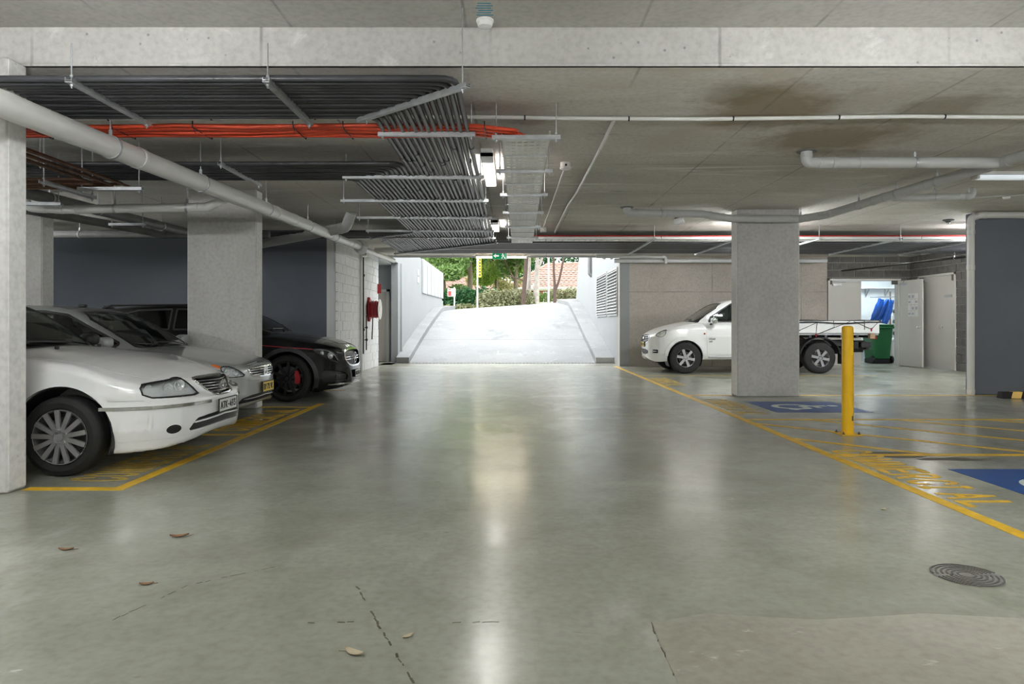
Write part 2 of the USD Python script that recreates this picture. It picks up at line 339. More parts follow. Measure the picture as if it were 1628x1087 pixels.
# left: painted block wall along the lane; its face looks to +x
blocks('wall_left', (-3.6, 14.4, 0), (0, 1, 0), 4.6, 0, 2.95, 'block_white', 'mortar_white', seed=3)
wall('wall_back', (-12, -3.61, 14.42, 14.6, 0, 2.95), m='blue_grey_paint')
wall('wall_far_left', (-12.2, -12, -4, 14.6, 0, 3.3), m='blue_grey_paint')
wall('wall_recess', (-5.2, -3.3, 21.2, 21.35, 0, 2.95), (-5.3, -5.1, 19.0, 21.2, 0, 2.95), (-5.1, -3.79, 19.0, 19.1, 0, 2.95), m='recess_paint')
s = struct('trim_2'); obj('recess_ceiling', bx(-5.1, -3.57, 19.1, 21.2, 2.90, 2.945), 'white_paint', s)
wall('wall_rear', (-12, 13.5, -4.2, -4, 0, 3.4), m='pillar_concrete')
wall('wall_far_right', (13.5, 13.7, -4.2, 19.3, 0, 3.4), m='dark_blue_grey_paint')
s = struct('wall_concrete_right'); obj('panel', bx(2.9, 8.5, 19.03, 19.3, 0, 2.95), 'wall_concrete', s)
blocks('wall_front', (8.5, 19.15, 0), (1, 0, 0), 2.35, 0, 2.95, 'block_grey', 'mortar_grey', holes=[(.08, 2.02, 0, 2.33)], seed=5, gap=.016)
blocks('wall_right', (10.8, 19.15, 0), (0, -1, 0), 7.7, 0, 2.95, 'block_grey', 'mortar_grey', holes=[(.42, 1.95, 0, 2.36)], seed=6, gap=.016)
s = struct('wall_front_right'); obj('panel', bx(7.42, 13.5, 11.4, 11.55, 0, 2.93, .01), 'dark_blue_grey_paint', s)
s = wall('wall_store_room', (8.3, 12.2, 21.9, 22.0, 0, 2.9), (12.1, 12.2, 19.3, 22, 0, 2.9), (8.3, 8.4, 19.35, 22, 0, 2.9), (8.3, 12.2, 19.3, 22, 2.75, 2.9), m='white_paint')
obj('skirting', bx(8.4, 12.1, 21.88, 21.9, 0, .35), 'recess_paint', s)

# ---- ramp up to the street
RX0, RX1 = -2.98, 2.42
def rampz(x, y):
    """height of the driveway"""
    t = np.clip((y - 20.5) / 9.4, 0, 1.0); z = 1.62 * (t + .05 * np.sin(np.pi * t))
    k = np.clip((y - 24) / 9.5, 0, 1); cross = .065 * k * (np.asarray(x) + 3.0)
    e = np.clip((y - 29.9) / 4.2, 0, 1)
    return z + .30 * (e - .35 * e * e) + cross
s = thing('ramp', (0, 20.5, 0), 'pale concrete driveway ramp rising from the garage to the street', 'ramp', kind='structure')
cut = 23.6
for i, (a, b) in enumerate([(20.52, cut), (cut + .018, 34.2)]):
    obj('ramp_slab', sheet(np.linspace(RX0, RX1, 9), np.linspace(a, b, 30), rampz, .2), 'ramp_concrete', s, smooth=60)
obj('ramp_base', sheet(np.linspace(RX0 - .6, RX1 + .8, 9), np.linspace(20.54, 34.2, 30), lambda x, y: rampz(x, y) - .03, .3), 'asphalt', s, smooth=60)
s = thing('drain_grate', (-.2, 20.4, 0), 'dark steel channel drain grate across the foot of the ramp', 'drain')
obj('grate_frame', bx(-3.3, 3.0, 20.33, 20.50, 0, .004), 'cast_iron', s)
for k in range(63): obj('grate_bar', bx(-3.28 + k * .1, -3.24 + k * .1, 20.345, 20.485, .004, .010), 'black_paint', s, smooth=False)
def kerb(name, x0, x1, label, side):
    s = thing(name, ((x0 + x1) / 2, 20.5, 0), label, 'kerb')
    ys = np.linspace(20.45, 31.0, 26)
    zf = lambda x, y: rampz(np.clip(x, RX0, RX1), np.maximum(y, 20.5)) + .17
    obj('kerb_top', sheet(np.linspace(x0, x1, 4), ys, zf, .36), 'ramp_concrete', s, smooth=50)
    obj('nosing', bx(x0, x1, 20.40, 20.46, 0, .172, .01), 'block_pier' if side else 'asphalt', s)
    e = 1 if side < 1 else -1
    # flared end at the top
    xa, xb = (x0, x1) if side < 1 else (x1, x0)
    pts = [(xa, 31), (xb, 31), (xb + .30 * e, 33.2), (xa + .3 * e, 33.6), (xa, 33.6)]
    Vv = []; pl = Polygon(pts); t = prism(pl, .17); z = t.vertices[:, 2].copy()
    t.vertices[:, 2] = rampz(np.clip(t.vertices[:, 0], RX0, RX1), t.vertices[:, 1]) + np.where(z > .1, .17, -.2)
    obj('kerb_end', t, 'ramp_concrete', s)
kerb('kerb', -3.36, RX0, 'pale kerb along the left edge of the ramp', 0)
kerb('kerb', RX1, 3.02, 'pale kerb along the right edge of the ramp', 1)
# ---- walls beside the ramp
s = struct('wall_ramp_left')
pl = Polygon([(20.8, -.2), (34.4, -.2), (34.4, 2.25), (33.9, 2.25), (33.9, 3.55), (19.1, 3.55), (19.1, 2.93), (20.8, 2.93)])
t = prism(pl, .2); t.apply_transform(frame((-3.56, 0, 0), (0, 1, 0), (0, 0, 1))); obj('panel', t, 'ramp_wall_paint', s)
for k in range(6):
    y = 26.3 + k * 1.30
    obj('fin_panel', bx(-3.36, -3.30, y, y + 1.14, 2.28 + .012 * k, 3.56, .008), 'fin_paint', s)
s = struct('wall_ramp_right')
pl = Polygon([(19.03, -.2), (34, -.2), (34, 2.3), (32.6, 2.30), (31.4, 3.9), (28.8, 6.0), (19.03, 6.0)])
t = prism(pl, .2); t.apply_transform(frame((2.96, 0, 0), (0, 1, 0), (0, 0, 1))); obj('panel', t, 'ramp_wall_paint', s)
obj('corner_edge', bx(2.90, 3.16, 18.99, 19.03, 0, 2.95), 'ramp_wall_paint', s)
# ---- pillars
def pillar(x0, x1, y0, y1, label, n=2):
    s = thing('concrete_pillar', ((x0 + x1) / 2, (y0 + y1) / 2, 0), label, 'pillar')
    obj('shaft', bx(x0, x1, y0, y1, 0, 2.95, .012), 'pillar_concrete', s)
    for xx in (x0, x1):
        obj('corner_strip', bx(xx - .004, xx + .004, y0 + .012, y1 - .012, .02, 2.94), 'lit_side_concrete', s)  # thin pale skin on each side face, painting in the ramp light
    return s
pillar(3.545, 4.52, 11.1, 11.4, 'wide grey concrete pillar in front of the white utility truck')
pillar(-4.37, -3.44, 9.5, 9.72, 'grey concrete pillar between the silver sedan and the black car')
pillar(-4.4, -3.405, 4.76, 4.95, 'grey concrete pillar at the left edge, nearest to the white sedan')
pillar(-7.3, -6.33, 9.5, 9.75, 'grey concrete pillar deep behind the parked sedans')

# ------------------------------------------------ fluorescent battens
def batten(x, y, L, along, label, z=2.95, diff='lamp_diffuser', w=.13, emerg=False, group=None):
    s = thing('ceiling_light', (x, y, z), label, 'ceiling light', group)
    a = np.array([1., 0, 0]) if along == 'x' else np.array([0, 1., 0]); b = np.array([a[1], a[0], 0])
    def bar(l0, l1, w, z0, z1, ch=.004):
        p = np.abs(a) ; lo = np.array([x, y, 0]) + a * l0 - b * w / 2; hi = np.array([x, y, 0]) + a * l1 + b * w / 2
        return bx(lo[0], hi[0], lo[1], hi[1], z + z0, z + z1, ch)
    d0 = -L / 2 + (.28 if emerg else .03)
    obj('housing', bar(-L / 2, L / 2, w, -.045, 0), 'lamp_housing', s)
    if emerg: obj('end_box', bar(-L / 2, d0, w, -.09, -.045), 'pvc_grey', s)
    obj('diffuser', bar(d0, L / 2 - .03, w * .92, -.085, -.045, .012), diff, s)
    for e in (-L / 2, L / 2 - .03): obj('end_cap', bar(e, e + .03, w, -.088, -.045), 'lamp_housing', s)
batten(-.26, 8.05, 1.6, 'y', 'lit fluorescent batten between the conduit rack and the white cable tray, nearest to the camera', diff='lamp_diffuser_soft', emerg=True)
batten(-.30, 12.6, 1.25, 'y', 'lit fluorescent batten above the far end of the conduit rack', diff='lamp_diffuser_soft', emerg=True)
batten(-.28, 18.35, 1.35, 'x', 'warm lit batten under the lintel beside the exit sign', 2.93, 'lamp_diffuser_warm', w=.16)
batten(6.25, 8.4, 1.5, 'x', 'grilled batten light under the ceiling at the right edge', diff='lamp_diffuser_dim')
# unseen lamps, most added as fill light: open battens with bare tubes, hung on rods
HUNG, WHERE = [], ['above the left lane line beside the camera', 'above the right lane line beside the camera', 'left of the nearest pillar', 'over the bay beside the near blue square', 'behind the camera, left half of the lane', 'behind the camera, right half of the lane',
    'behind the camera over the left bays', 'behind the camera over the right bays', 'over the rear of the white sedan', 'over the rear of the black car', 'far right over the hatched area', 'in the far right corner by the block wall',
    'hidden by the wide pillar in front of the truck', 'directly behind the wide pillar', 'behind the blue-grey wall, facing the large door', 'close behind the down pipe', 'behind the right end of the blue-grey wall', 'over the truck cab, above the dark conduits', 'over the truck tray, above the dark conduits']
def hung(x, y, L, along, z, drop, diff):
    s = thing('hung_batten', (x, y, z), 'unseen hung batten ' + WHERE[len(HUNG)], 'ceiling light', 'unseen fill battens')
    HUNG.append(s); a = np.array([1., 0, 0]) if along == 'x' else np.array([0, 1., 0]); c = np.array([x, y, z - drop]); p, q = c - a * L / 2, c + a * L / 2
    obj('housing', obox(p, q, .045, .045, .004), 'lamp_housing', s); obj('tube', tube([p + a * .04 - [0, 0, .062], q - a * .04 - [0, 0, .062]], .019, 10), diff, s)
    for e in (p, q): obj('lamp_holder', obox(e - [0, 0, .085], e + [0, 0, .0], .03, .03, .003, (1, .3, 0)), 'lamp_housing', s)
    if drop > .06:
        for e in (c - a * L * .3, c + a * L * .3): obj('hanger_rod', cyl(e, (0, 0, 1), .005, drop, 6), 'galvanised', s)
for (x, y, al) in ((-2.6, 2.6, 'x'), (2.6, 2.6, 'x'), (-6.5, 2.6, 'x'), (6.5, 2.6, 'x'), (-2.0, -1.0, 'x'), (2.0, -1.0, 'x'), (-7, -1., 'x'), (7, -1., 'x'), (-8.6, 6.2, 'y'), (-8.6, 10.6, 'y'), (10.5, 6.4, 'y'), (11.8, 14.6, 'x'), (5.08, 14.3, 'p'), (4.36, 12.3, 'p'), (9.9, 14.2, 'y'), (8.75, 12.6, 'p'), (10.4, 12.8, 'y'), (4.3, 16.9, 'x'), (9.4, 16.7, 'x')):
    hung(x, y, .8 if al == 'p' else 1.3, 'x' if al == 'p' else al, 3.22 if y < 4.9 else 2.95, .03 if y > 16 else .75 if y < 4.9 else .3, 'unseen_tube_half' if y < 0 else 'unseen_tube' if y < 16 else 'lamp_diffuser_soft' if x < 5 else 'unseen_tube_half')
batten(10.6, 20.6, 1.2, 'y', 'batten in the bin store', 2.75, 'lamp_diffuser_cool')
# ------------------------------------------------ conduit rack under the ceiling
CZ = 2.95
def rod(x, y, z0, z1=CZ, r=.005): return cyl((x, y, z0), (0, 0, 1), r, z1 - z0, 6)
def nut(x, y, z): return cyl((x, y, z), (0, 0, 1), .011, .014, 6)
rack = thing('conduit_rack', (-1.2, 9.5, 2.73), 'dark grey conduits on hanging channels that bend from the left towards the ramp', 'conduit rack')
R1 = random.Random(11); xs = []
for g, (n, x0, yin, zz) in enumerate(((14, -.365, 4.56, 2.735), (13, -1.10, 6.95, 2.735), (14, -1.79, 12.15, 2.735))):
    for i in range(n):
        k = len(xs); x = x0 - .0525 * i; xs.append(x); y = yin + .0635 * i; yo = 13.72 + .0515 * k
        xl = -3.39 if 4.70 < y < 5.02 else -8.5
        z = zz + R1.uniform(-.006, .006); j = lambda: R1.uniform(-.007, .007)
        m = R1.uniform(.35, .65)
        pts = [(xl, y + j(), z), (-3 if x > -2.5 else -4, y + j(), z - .004), (x, y, z), (x + j(), y + m * (yo - y), z - R1.uniform(0, .008)), (x, yo, z), (3 + j(), yo + j(), z), (10.2, yo, z)]
        t = tube(pts, .0215, 7, .13, bn=4); p = fillet(pts, .13, 4); sl = []
        for q in range(3):                                        # sleeves where lengths are joined
            a = y + R1.uniform(.12, .9) * (yo - y); sl.append(cyl((x, a, z - .002), (0, 1, 0), .0255, .07, 8))
        obj('conduit', [t] + sl, 'conduit_grey', rack, smooth=60)
def channel(name, p0, p1, par, w=.041, m='galvanised', rods=True, top=CZ, z=2.69):
    """slotted strut channel with a rod, nut and washer at both ends"""
    p0, p1 = np.array([*p0, z]), np.array([*p1, z]); d = (p1 - p0) / np.linalg.norm(p1 - p0)
    b = [obox(p0, p1, w, .006), obox(p0 + [0, 0, .012], p1 + [0, 0, .012], w, .004)]
    s = np.cross((0, 0, 1), d)
    for e in (-1, 1): b.append(obox(p0 + s * e * w / 2 + [0, 0, .014], p1 + s * e * w / 2 + [0, 0, .014], .004, .032))
    obj(name, b, m, par, smooth=False)
    if rods:
        for q in (p0 + d * .035, p1 - d * .035):
            obj('hanger_rod', [rod(q[0], q[1], z - .03, top), nut(q[0], q[1], z - .018), nut(q[0], q[1], z + .04)], 'galvanised', par)
channel('support_channel', (-1.17, 5.40), (-.285, 4.60), rack, rods=False)
obj('hanger_rod', [rod(-.325, 4.63, 2.66, 3.22), nut(-.325, 4.63, 2.672), rod(-1.1, 5.34, 2.66), nut(-1.1, 5.34, 2.672)], 'galvanised', rack)
for (y, xa) in ((5.80, -1.10), (7.50, -1.80), (8.95, -2.17), (10.38, -2.28), (11.85, -2.45), (12.85, -2.60)): channel('support_channel', (xa, y), (-.30, y), rack)
channel('support_channel', (-2.62, 15.75), (-.28, 13.55), rack)
channel('support_channel', (-2.55, 12.85), (-1.72, 12.1), rack, rods=False)
for x in (-1.57, -2.83): channel('support_channel', (x, 4.50), (x, 5.50), rack)
for x in (-2.84, -4.6): channel('support_channel', (x, 6.85), (x, 7.95), rack)
for x in (2.62, 4.13, 5.65, 7.15, 8.7): channel('support_channel', (x, 12.95), (x, 15.9), rack)

# ------------------------------------------------ perforated cable trays
def tray_mesh(L, w, d=.05, rows=.105, cols=7):
    reg = sbox(0, -w / 2, L, w / 2); holes = []
    n = int(L / rows)
    for i in range(n):
        for k in range(cols):
            a = .05 + i * rows; b = -w / 2 + .045 + k * (w - .09) / (cols - 1); holes.append(sbox(a, b - .017, a + .020, b + .017))
    t = prism(reg.difference(unary_union(holes)), .003)
    return [t, bx(0, L, -w / 2, -w / 2 + .003, 0, d), bx(0, L, w / 2 - .003, w / 2, 0, d), bx(0, L, -w / 2, -w / 2 + .015, d - .003, d), bx(0, L, w / 2 - .015, w / 2, d - .003, d)]
t_ = thing('cable_tray', (.16, 9.3, 2.66), 'white perforated cable tray under the ceiling running along the lane', 'cable tray')
ys = [5.77, 7.04, 8.34, 9.68, 11.1, 12.5]; xc = [.115, .125, .14, .155, .17, .185]
for a, b, x, x2 in zip(ys, ys[1:], xc, xc[1:]):
    m = trimesh.util.concatenate(tray_mesh(b - a - .004, .40)); m.apply_transform(frame((x, a, 2.672), (x2 - x, b - a, 0), (-(b - a), x2 - x, 0))); obj('tray_length', m, 'tray_white', t_, smooth=False)
    mid = (a + b) / 2; obj('splice_plate', [bx(x - .205, x + .205, mid - .004, mid + .004, 2.664, 2.671)], 'galvanised', t_, smooth=False)
m = trimesh.util.concatenate(tray_mesh(.85, .40)); m.apply_transform(frame((xc[-1], 12.5, 2.672), (0, 1, 0), (-1, 0, 0))); obj('tray_length', m, 'tray_white', t_, smooth=False)
for y, x in zip(ys, xc): channel('support_channel', (x - .28, y), (x + .28, y), t_, z=2.655)
for k in range(6):
    x = .0 + k * .05; obj('cable', tube([(x, 5.9, 2.69), (x + .02, 9, 2.685), (x + .05, 12.9, 2.69)], .010, 6), 'cable_red' if k % 3 == 0 else 'pvc_grey', t_)
t_ = thing('cable_tray', (5.2, 13.15, 2.68), 'white cable tray with red cables running across the garage in front of the dark conduits', 'cable tray')
for a in np.arange(.36, 10.0, 2.4):
    m = trimesh.util.concatenate(tray_mesh(2.39, .34)); m.apply_transform(frame((a, 13.18, 2.70), (1, 0, 0), (0, 1, 0))); obj('tray_length', m, 'tray_white', t_, smooth=False)
for k in range(4): obj('cable', tube([(.3, 13.02 + .05 * k, 2.765), (4, 13.02 + .05 * k, 2.76), (10.0, 13.02 + .05 * k, 2.768)], .014, 6), 'cable_red', t_)

# ------------------------------------------------ orange cables tied under the ceiling
b_ = thing('cable_bundle', (-1.5, 5.8, 2.74), 'bundle of bright orange cables tied across the ceiling and dropping into the white tray', 'cables')
for k in range(11):
    y = 5.66 + .030 * k; z = 2.735 + .006 * math.sin(k * 2.1); j = lambda: R1.uniform(-.010, .010)
    pts = [(-6.5, y, z)] + [(x, y + j(), z + j() - .006 * (i % 2)) for i, x in enumerate(np.arange(-6, -.5, .55))] + [(-.28, y, z), (-.12, y + .02, z - .015), (.02 + .02 * k, y + .05 + .01 * k, z - .02 - .002 * k), (.03 + .022 * k, y + .35, 2.70)]
    obj('cable', tube(pts, .0155, 6), 'cable_orange', b_, smooth=60)
for x in (-5.6, -4.7, -3.9, -3.2, -2.55, -1.75, -1.35, -.22):
    obj('cable_tie', [bx(x - .004, x + .004, 5.635, 5.995, 2.712, 2.716), bx(x - .004, x + .004, 5.630, 5.635, 2.712, 2.765), bx(x - .004, x + .004, 5.995, 6.0, 2.712, 2.765), obox((x, 5.64, 2.715), (x + .03, 5.62, 2.66), .004, .003)], 'black_plastic', b_, smooth=False)

# ------------------------------------------------ conduits clipped to the ceiling
def clipped(name, pts, r, label, step=.62, m='pvc_white', clip='black_plastic', cat='conduit'):
    s = thing(name, pts[0], label, cat); obj('pipe', tube(pts, r, 9, .05, bn=3), m, s, smooth=60)
    p = np.array(pts, float); d = np.linalg.norm(np.diff(p, axis=0), axis=1)
    for a, b, L in zip(p, p[1:], d):
        for q in np.arange(step / 2, L, step):
            c = a + (b - a) * q / L; obj('clip', tube([c - (b - a) / L * .006, c + (b - a) / L * .006], r * 1.22, 9), clip, s)
    return s
pts = [(-7.5, 6.02, 2.925)] + [(x, 6.08 + .03 * math.sin(x * 1.3), 2.925 - .008 * abs(math.sin(x * .9))) for x in np.arange(-6.5, 7.2, .9)]
clipped('ceiling_conduit', pts, .0175, 'long white conduit clipped across the whole ceiling, with black clips')
clipped('ceiling_conduit', [(.89, 6.1, 2.925), (.895, 7.25, 2.93), (.88, 9.6, 2.93), (.84, 10.6, 2.93), (.83, 13.0, 2.925), (.80, 13.15, 2.84)], .015, 'white conduit that branches off the long one and runs to the red cable tray', step=2.2, clip='pvc_white')
clipped('ceiling_conduit', [(.60, 7.98, 2.93), (.585, 13.2, 2.93)], .010, 'thin white conduit from the junction box to the small box near the tray end', step=2.5, clip='pvc_white')
s = thing('junction_box', (.60, 7.92, 2.95), 'round white junction box on the ceiling beside the white cable tray', 'junction box')
obj('body', lathe([(0, 0), (.058, 0), (.058, .07), (.05, .08), (0, .08)], (.60, 7.90, 2.95), (0, 0, -1), 20), 'pvc_white', s); obj('rim', lathe([(.062, .05), (.066, .055), (.066, .07), (.062, .075)], (.60, 7.90, 2.95), (0, 0, -1), 20), 'pvc_white', s)
obj('plug', cyl((.60, 7.84, 2.91), (0, -1, 0), .013, .008, 10), 'black_plastic', s)
s = thing('junction_box', (.585, 13.25, 2.95), 'small white box where the thin conduit ends at the tray', 'junction box'); obj('body', bx(.53, .64, 13.2, 13.3, 2.86, 2.95, .012), 'pvc_white', s); obj('gland', cyl((.585, 13.2, 2.91), (0, -1, 0), .016, .03, 10), 'pvc_white', s)
s = thing('smoke_detector', (-.185, 4.72, 3.2), 'round white smoke detector under the upper ceiling next to blue chalk marks', 'smoke detector')
c = cl(771, 32, 3.22); obj('body', lathe([(0, 0), (.055, 0), (.055, .02), (.048, .045), (0, .05)], (c[0], c[1], 3.22), (0, 0, -1), 28), 'tray_white', s); obj('base_ring', lathe([(.06, 0), (.06, .012), (.054, .014)], (c[0], c[1], 3.22), (0, 0, -1), 28), 'tray_white', s)
mat('chalk_blue', (.06, .30, .42), .9)
s = thing('chalk_mark', (c[0], c[1] - .2, 3.219), 'blue chalk scribble on the upper ceiling at the smoke detector', 'chalk marks')
for k in range(6):
    yy = c[1] - .08 - .035 * k
    obj('stroke', bx(c[0] - .055 + .008 * (k % 3), c[0] + .06 - .014 * (k % 2), yy - .005, yy + .005, 3.2185, 3.2205), 'chalk_blue', s, smooth=False)
s = thing('smoke_detector', (7, 10, 2.95), 'small white smoke detector at the right above the blue-grey wall', 'smoke detector'); c = cl(1600, 311)
obj('body', lathe([(0, 0), (.05, 0), (.05, .02), (.04, .045), (0, .05)], c, (0, 0, -1), 20), 'tray_white', s)
s = thing('ceiling_sensor', P(1508, 355, 12.4), 'small round dome sensor under the ceiling left of the blue-grey wall', 'sensor'); c = cl(1508, 349)
obj('body', lathe([(0, 0), (.09, 0), (.09, .015), (.05, .03), (.04, .05), (0, .06)], c, (0, 0, -1), 20), 'pvc_dark', s); obj('dome', lathe([(.03, .05), (.022, .075), (0, .082)], c, (0, 0, -1), 14), 'tray_white', s)
s = thing('motion_light', P(1080, 352, 11.2), 'white motion sensor light hanging from the grey pipe at the pillar', 'sensor'); c = P(1080, 353, 11.2)
obj('head', lathe([(0, 0), (.05, 0), (.055, .02), (.055, .13), (.05, .15), (0, .15)], c - [.08, 0, .01], (.9, -.35, .25), 18), 'tray_white', s); obj('bracket', bx(c[0] - .07, c[0] + .03, c[1] - .02, c[1] + .02, c[2] + .05, c[2] + .07), 'pvc_dark', s)

# ------------------------------------------------ drain pipes
def pipe(name, pts, r, label, m='pvc_grey', bend=.12, couplings=(), hangers=(), elbows=True, flange=None, cat='pipe', n=18):
    s = thing(name, pts[0], label, cat)
    obj('pipe', tube(pts, r, n, bend, bn=6), m, s, smooth=60)
    P_ = [np.array(q, float) for q in pts]
    if elbows:
        for a, b, c_ in zip(P_, P_[1:], P_[2:]):
            for q in (a, c_):
                d = (q - b) / np.linalg.norm(q - b); L = min(bend * 1.1, np.linalg.norm(q - b) * .45); obj('socket', tube([b + d * L, b + d * (L + .035)], r * 1.07, n), m, s, smooth=60)
    def at(i, t): return P_[i] + (P_[i + 1] - P_[i]) * t, (P_[i + 1] - P_[i]) / np.linalg.norm(P_[i + 1] - P_[i])
    for i, t in couplings:
        c, d = at(i, t); obj('coupling', tube([c - d * .04, c - d * .035, c + d * .035, c + d * .04], [r, r * 1.07, r * 1.07, r], n), m, s, smooth=60)
    for i, t in hangers:
        c, d = at(i, t); h = [tube([c - d * .012, c + d * .012], r * 1.09, n), bx(c[0] - .012, c[0] + .012, c[1] - .006, c[1] + .006, c[2] + r, c[2] + r + .05), rod(c[0], c[1], c[2] + r)]
        obj('hanger', h, 'galvanised', s, smooth=40)
    if flange is not None: obj('flange', cyl(flange, (0, 0, -1), r * 1.75, .008, 24), 'pvc_dark', s)
    return s
A, B = np.array([-3.10, 1.2, 2.41]), np.array([-3.10, 14.15, 2.715])
w = B - A
pipe('drain_pipe', [A, B], .085, 'big white drain pipe slung along the left side of the lane', 'pvc_white',
     couplings=[(0, t) for t in (.36, .62, .68, .80, .835, .93, .955, .98)], hangers=[(0, t) for t in (.15, .328, .45, .595, .735, .86)])
s = thing('pipe_collar', B, 'grey flared collar where the big drain pipe meets the lintel', 'pipe fitting')
obj('collar', lathe([(.09, 0), (.12, .05), (.15, .22), (.13, .24), (.08, .2)], B - [0, 0, .0], (0.15, 1, -.05), 8), 'pvc_grey', s, smooth=False); obj('tail', tube([B + [0, .2, -.02], B + [.03, .9, -.02], B + [.05, 4.0, .05]], .06, 14), 'pvc_white', s)
pipe('drain_pipe', [(-5.42, 7.75, 2.62), (-5.30, 7.75, 2.42), (-4.9, 7.75, 2.40), (-3.35, 7.75, 2.425), (-3.13, 7.75, 2.53)], .048, 'white pipe crossing the parking bays behind the silver sedan', 'pvc_white', .08, couplings=[(1, .4), (1, .85)], hangers=[(2, .35), (2, .86)])
pipe('drain_pipe', [(-5.0, 5.4, 2.44), (-5.0, 7.5, 2.50), (-5.0, 13.9, 2.60)], .062, 'dark grey pipe running deep over the left parking bays', 'pvc_dark', 0, hangers=[(1, .02), (1, .16), (1, .4)], elbows=False)
pipe('drain_pipe', [(-6.4, 8.6, 2.62), (-5.9, 10.3, 2.60), (-5.6, 11.3, 2.575)], .058, 'dark grey slanting pipe above the black car', 'pvc_dark', 0, couplings=[(1, .8)], elbows=False)
pipe('drain_pipe', [(-8.6, 11.35, 2.58), (-3.9, 11.35, 2.58)], .055, 'dark grey pipe across the bay in front of the blue-grey wall', 'pvc_dark', 0, couplings=[(0, .6)], hangers=[(0, .35), (0, .75)], elbows=False)
pipe('drain_pipe', [(-4.6, 13.0, 2.62), (-2.72, 11.55, 2.72), (-2.6, 11.45, 2.95)], .085, 'grey pipe stub dropping from the ceiling behind the big drain pipe', 'pvc_grey', .1, couplings=[(0, .85)])
pipe('drain_pipe', [(-3.1, 16.0, 2.80), (-1.75, 15.7, 2.83)], .06, 'pale pipe end under the ceiling beside the conduit rack', 'pvc_white', 0, couplings=[(0, .9)], elbows=False)
# copper pipes at the top left with their channels
s = thing('copper_pipes', (-3.95, 6, 2.55), 'bundle of thin brown copper pipes under the big drain pipe at the upper left', 'pipes')
for k in range(6):
    x = -3.78 - .062 * k; z = 2.50 + .03 * (k % 2); yb = 7.05 - .06 * k
    obj('copper_pipe', tube([(x, 3.4, z), (x, yb, z), (-8.0, yb, z)], .013, 8, .06), 'copper', s, smooth=60)
for a in range(2): channel('support_channel', (-3.62, 5.02 + 1.9 * a), (-4.25, 5.02 + 1.9 * a), s, z=2.455, w=.05)
channel('support_channel', (-4.30, 6.45), (-4.32, 7.3), s, z=2.435, w=.05)
for (x0, x1, y) in ((-5.2, -4.75, 7.45), (-5.25, -4.78, 9.2), (-5.25, -4.78, 11.6)):
    s = thing('trapeze_hanger', (x0, y, 2.4), {7.45: 'grey channel hanger under the dark pipe, nearest', 9.2: 'grey channel hanger under the dark pipe, the middle one', 11.6: 'grey channel hanger under the dark pipe, the farthest'}[y], 'hanger')
    channel('channel', (x0, y), (x1, y), s, z=2.50 + (y - 7.5) * .0156 - .10)
# right side
s_ = pipe('drain_pipe', [(3.08, 7.38, 2.95), (3.08, 7.38, 2.83), (3.5, 7.38, 2.83), (5.08, 7.38, 2.83)], .058, 'grey pipe that elbows out of the stained ceiling and runs right', 'pvc_grey', .11, hangers=[(2, .45)], flange=(3.08, 7.38, 2.95))
pipe('drain_pipe', [(1.78, 10.95, 2.95), (1.80, 10.95, 2.865), (2.95, 10.95, 2.845), (3.40, 10.95, 2.775), (4.46, 10.95, 2.77), (4.72, 10.6, 2.78), (5.10, 7.4, 2.83), (5.40, 4.96, 2.85)], .058, 'long grey pipe crossing the wide pillar and coming towards the camera at the right', 'pvc_grey', .10, couplings=[(1, .55), (5, .35), (5, .42), (5, .66), (5, .97)], hangers=[(1, .45), (4, .05), (5, .25), (5, .5), (5, .72)], flange=(1.78, 10.95, 2.95))
pipe('drain_pipe', [(6.12, 9.38, 2.95), (6.12, 9.38, 2.835), (5.0, 9.38, 2.815), (4.92, 9.2, 2.805)], .045, 'short grey pipe elbowing down to the long pipe at the right', 'pvc_grey', .08, couplings=[(1, .12)], hangers=[(1, .45)])
pipe('down_pipe', [(7.36, 11.32, 0), (7.36, 11.32, 2.84), (7.50, 11.32, 2.885), (12.6, 11.32, 2.90)], .055, 'white down pipe at the corner of the blue-grey wall, running on along its top', 'pvc_white', .07, couplings=[(0, .92), (0, .02), (0, .72)])
pipe('drain_pipe', [(6.1, 10.15, 2.93), (7.6, 9.6, 2.935)], .010, 'thin slanting conduit on the ceiling above the blue-grey wall', 'pvc_grey', 0, couplings=[(0, .4), (0, .8)], elbows=False)
# pipes at the top of the concrete wall
pipe('drain_pipe', [(2.7, 18.6, 2.80), (8.3, 18.6, 2.80)], .055, 'beige pipe along the top of the brown concrete wall, the lower one', 'pvc_grey', 0, couplings=[(0, .1), (0, .35)], elbows=False, hangers=[(0, .2), (0, .6)])
pipe('drain_pipe', [(2.2, 18.45, 2.90), (4.02, 18.45, 2.89), (4.02, 18.45, 2.72)], .04, 'beige pipe along the top of the brown concrete wall, ending in a drop', 'pvc_grey', .06)
pipe('drain_pipe', [(5.9, 16.6, 2.84), (9.6, 16.6, 2.80)], .05, 'grey pipe under the ceiling behind the wide pillar', 'pvc_dark', 0, couplings=[(0, .3), (0, .7)], elbows=False)
pipe('drain_pipe', [(8.6, 18.4, 2.52), (10.55, 13.0, 2.62)], .022, 'thin black pipe slanting in front of the grey block wall', 'black_paint', 0, elbows=False, hangers=[(0, .55)])
s = thing('flood_light', P(968, 409, 18.5), 'small white twin spotlight at the top corner of the louvred wall', 'light'); c = P(966, 407, 18.6)
obj('base', bx(c[0] - .1, c[0] + .1, c[1] - .03, c[1] + .03, c[2] + .02, c[2] + .12, .01), 'tray_white', s)
for e in (-1, 1): obj('head', lathe([(0, 0), (.03, 0), (.055, .08), (0, .085)], c + [e * .07, -.02, .0], (e * .5, -.6, -.7), 14), 'tray_white', s)

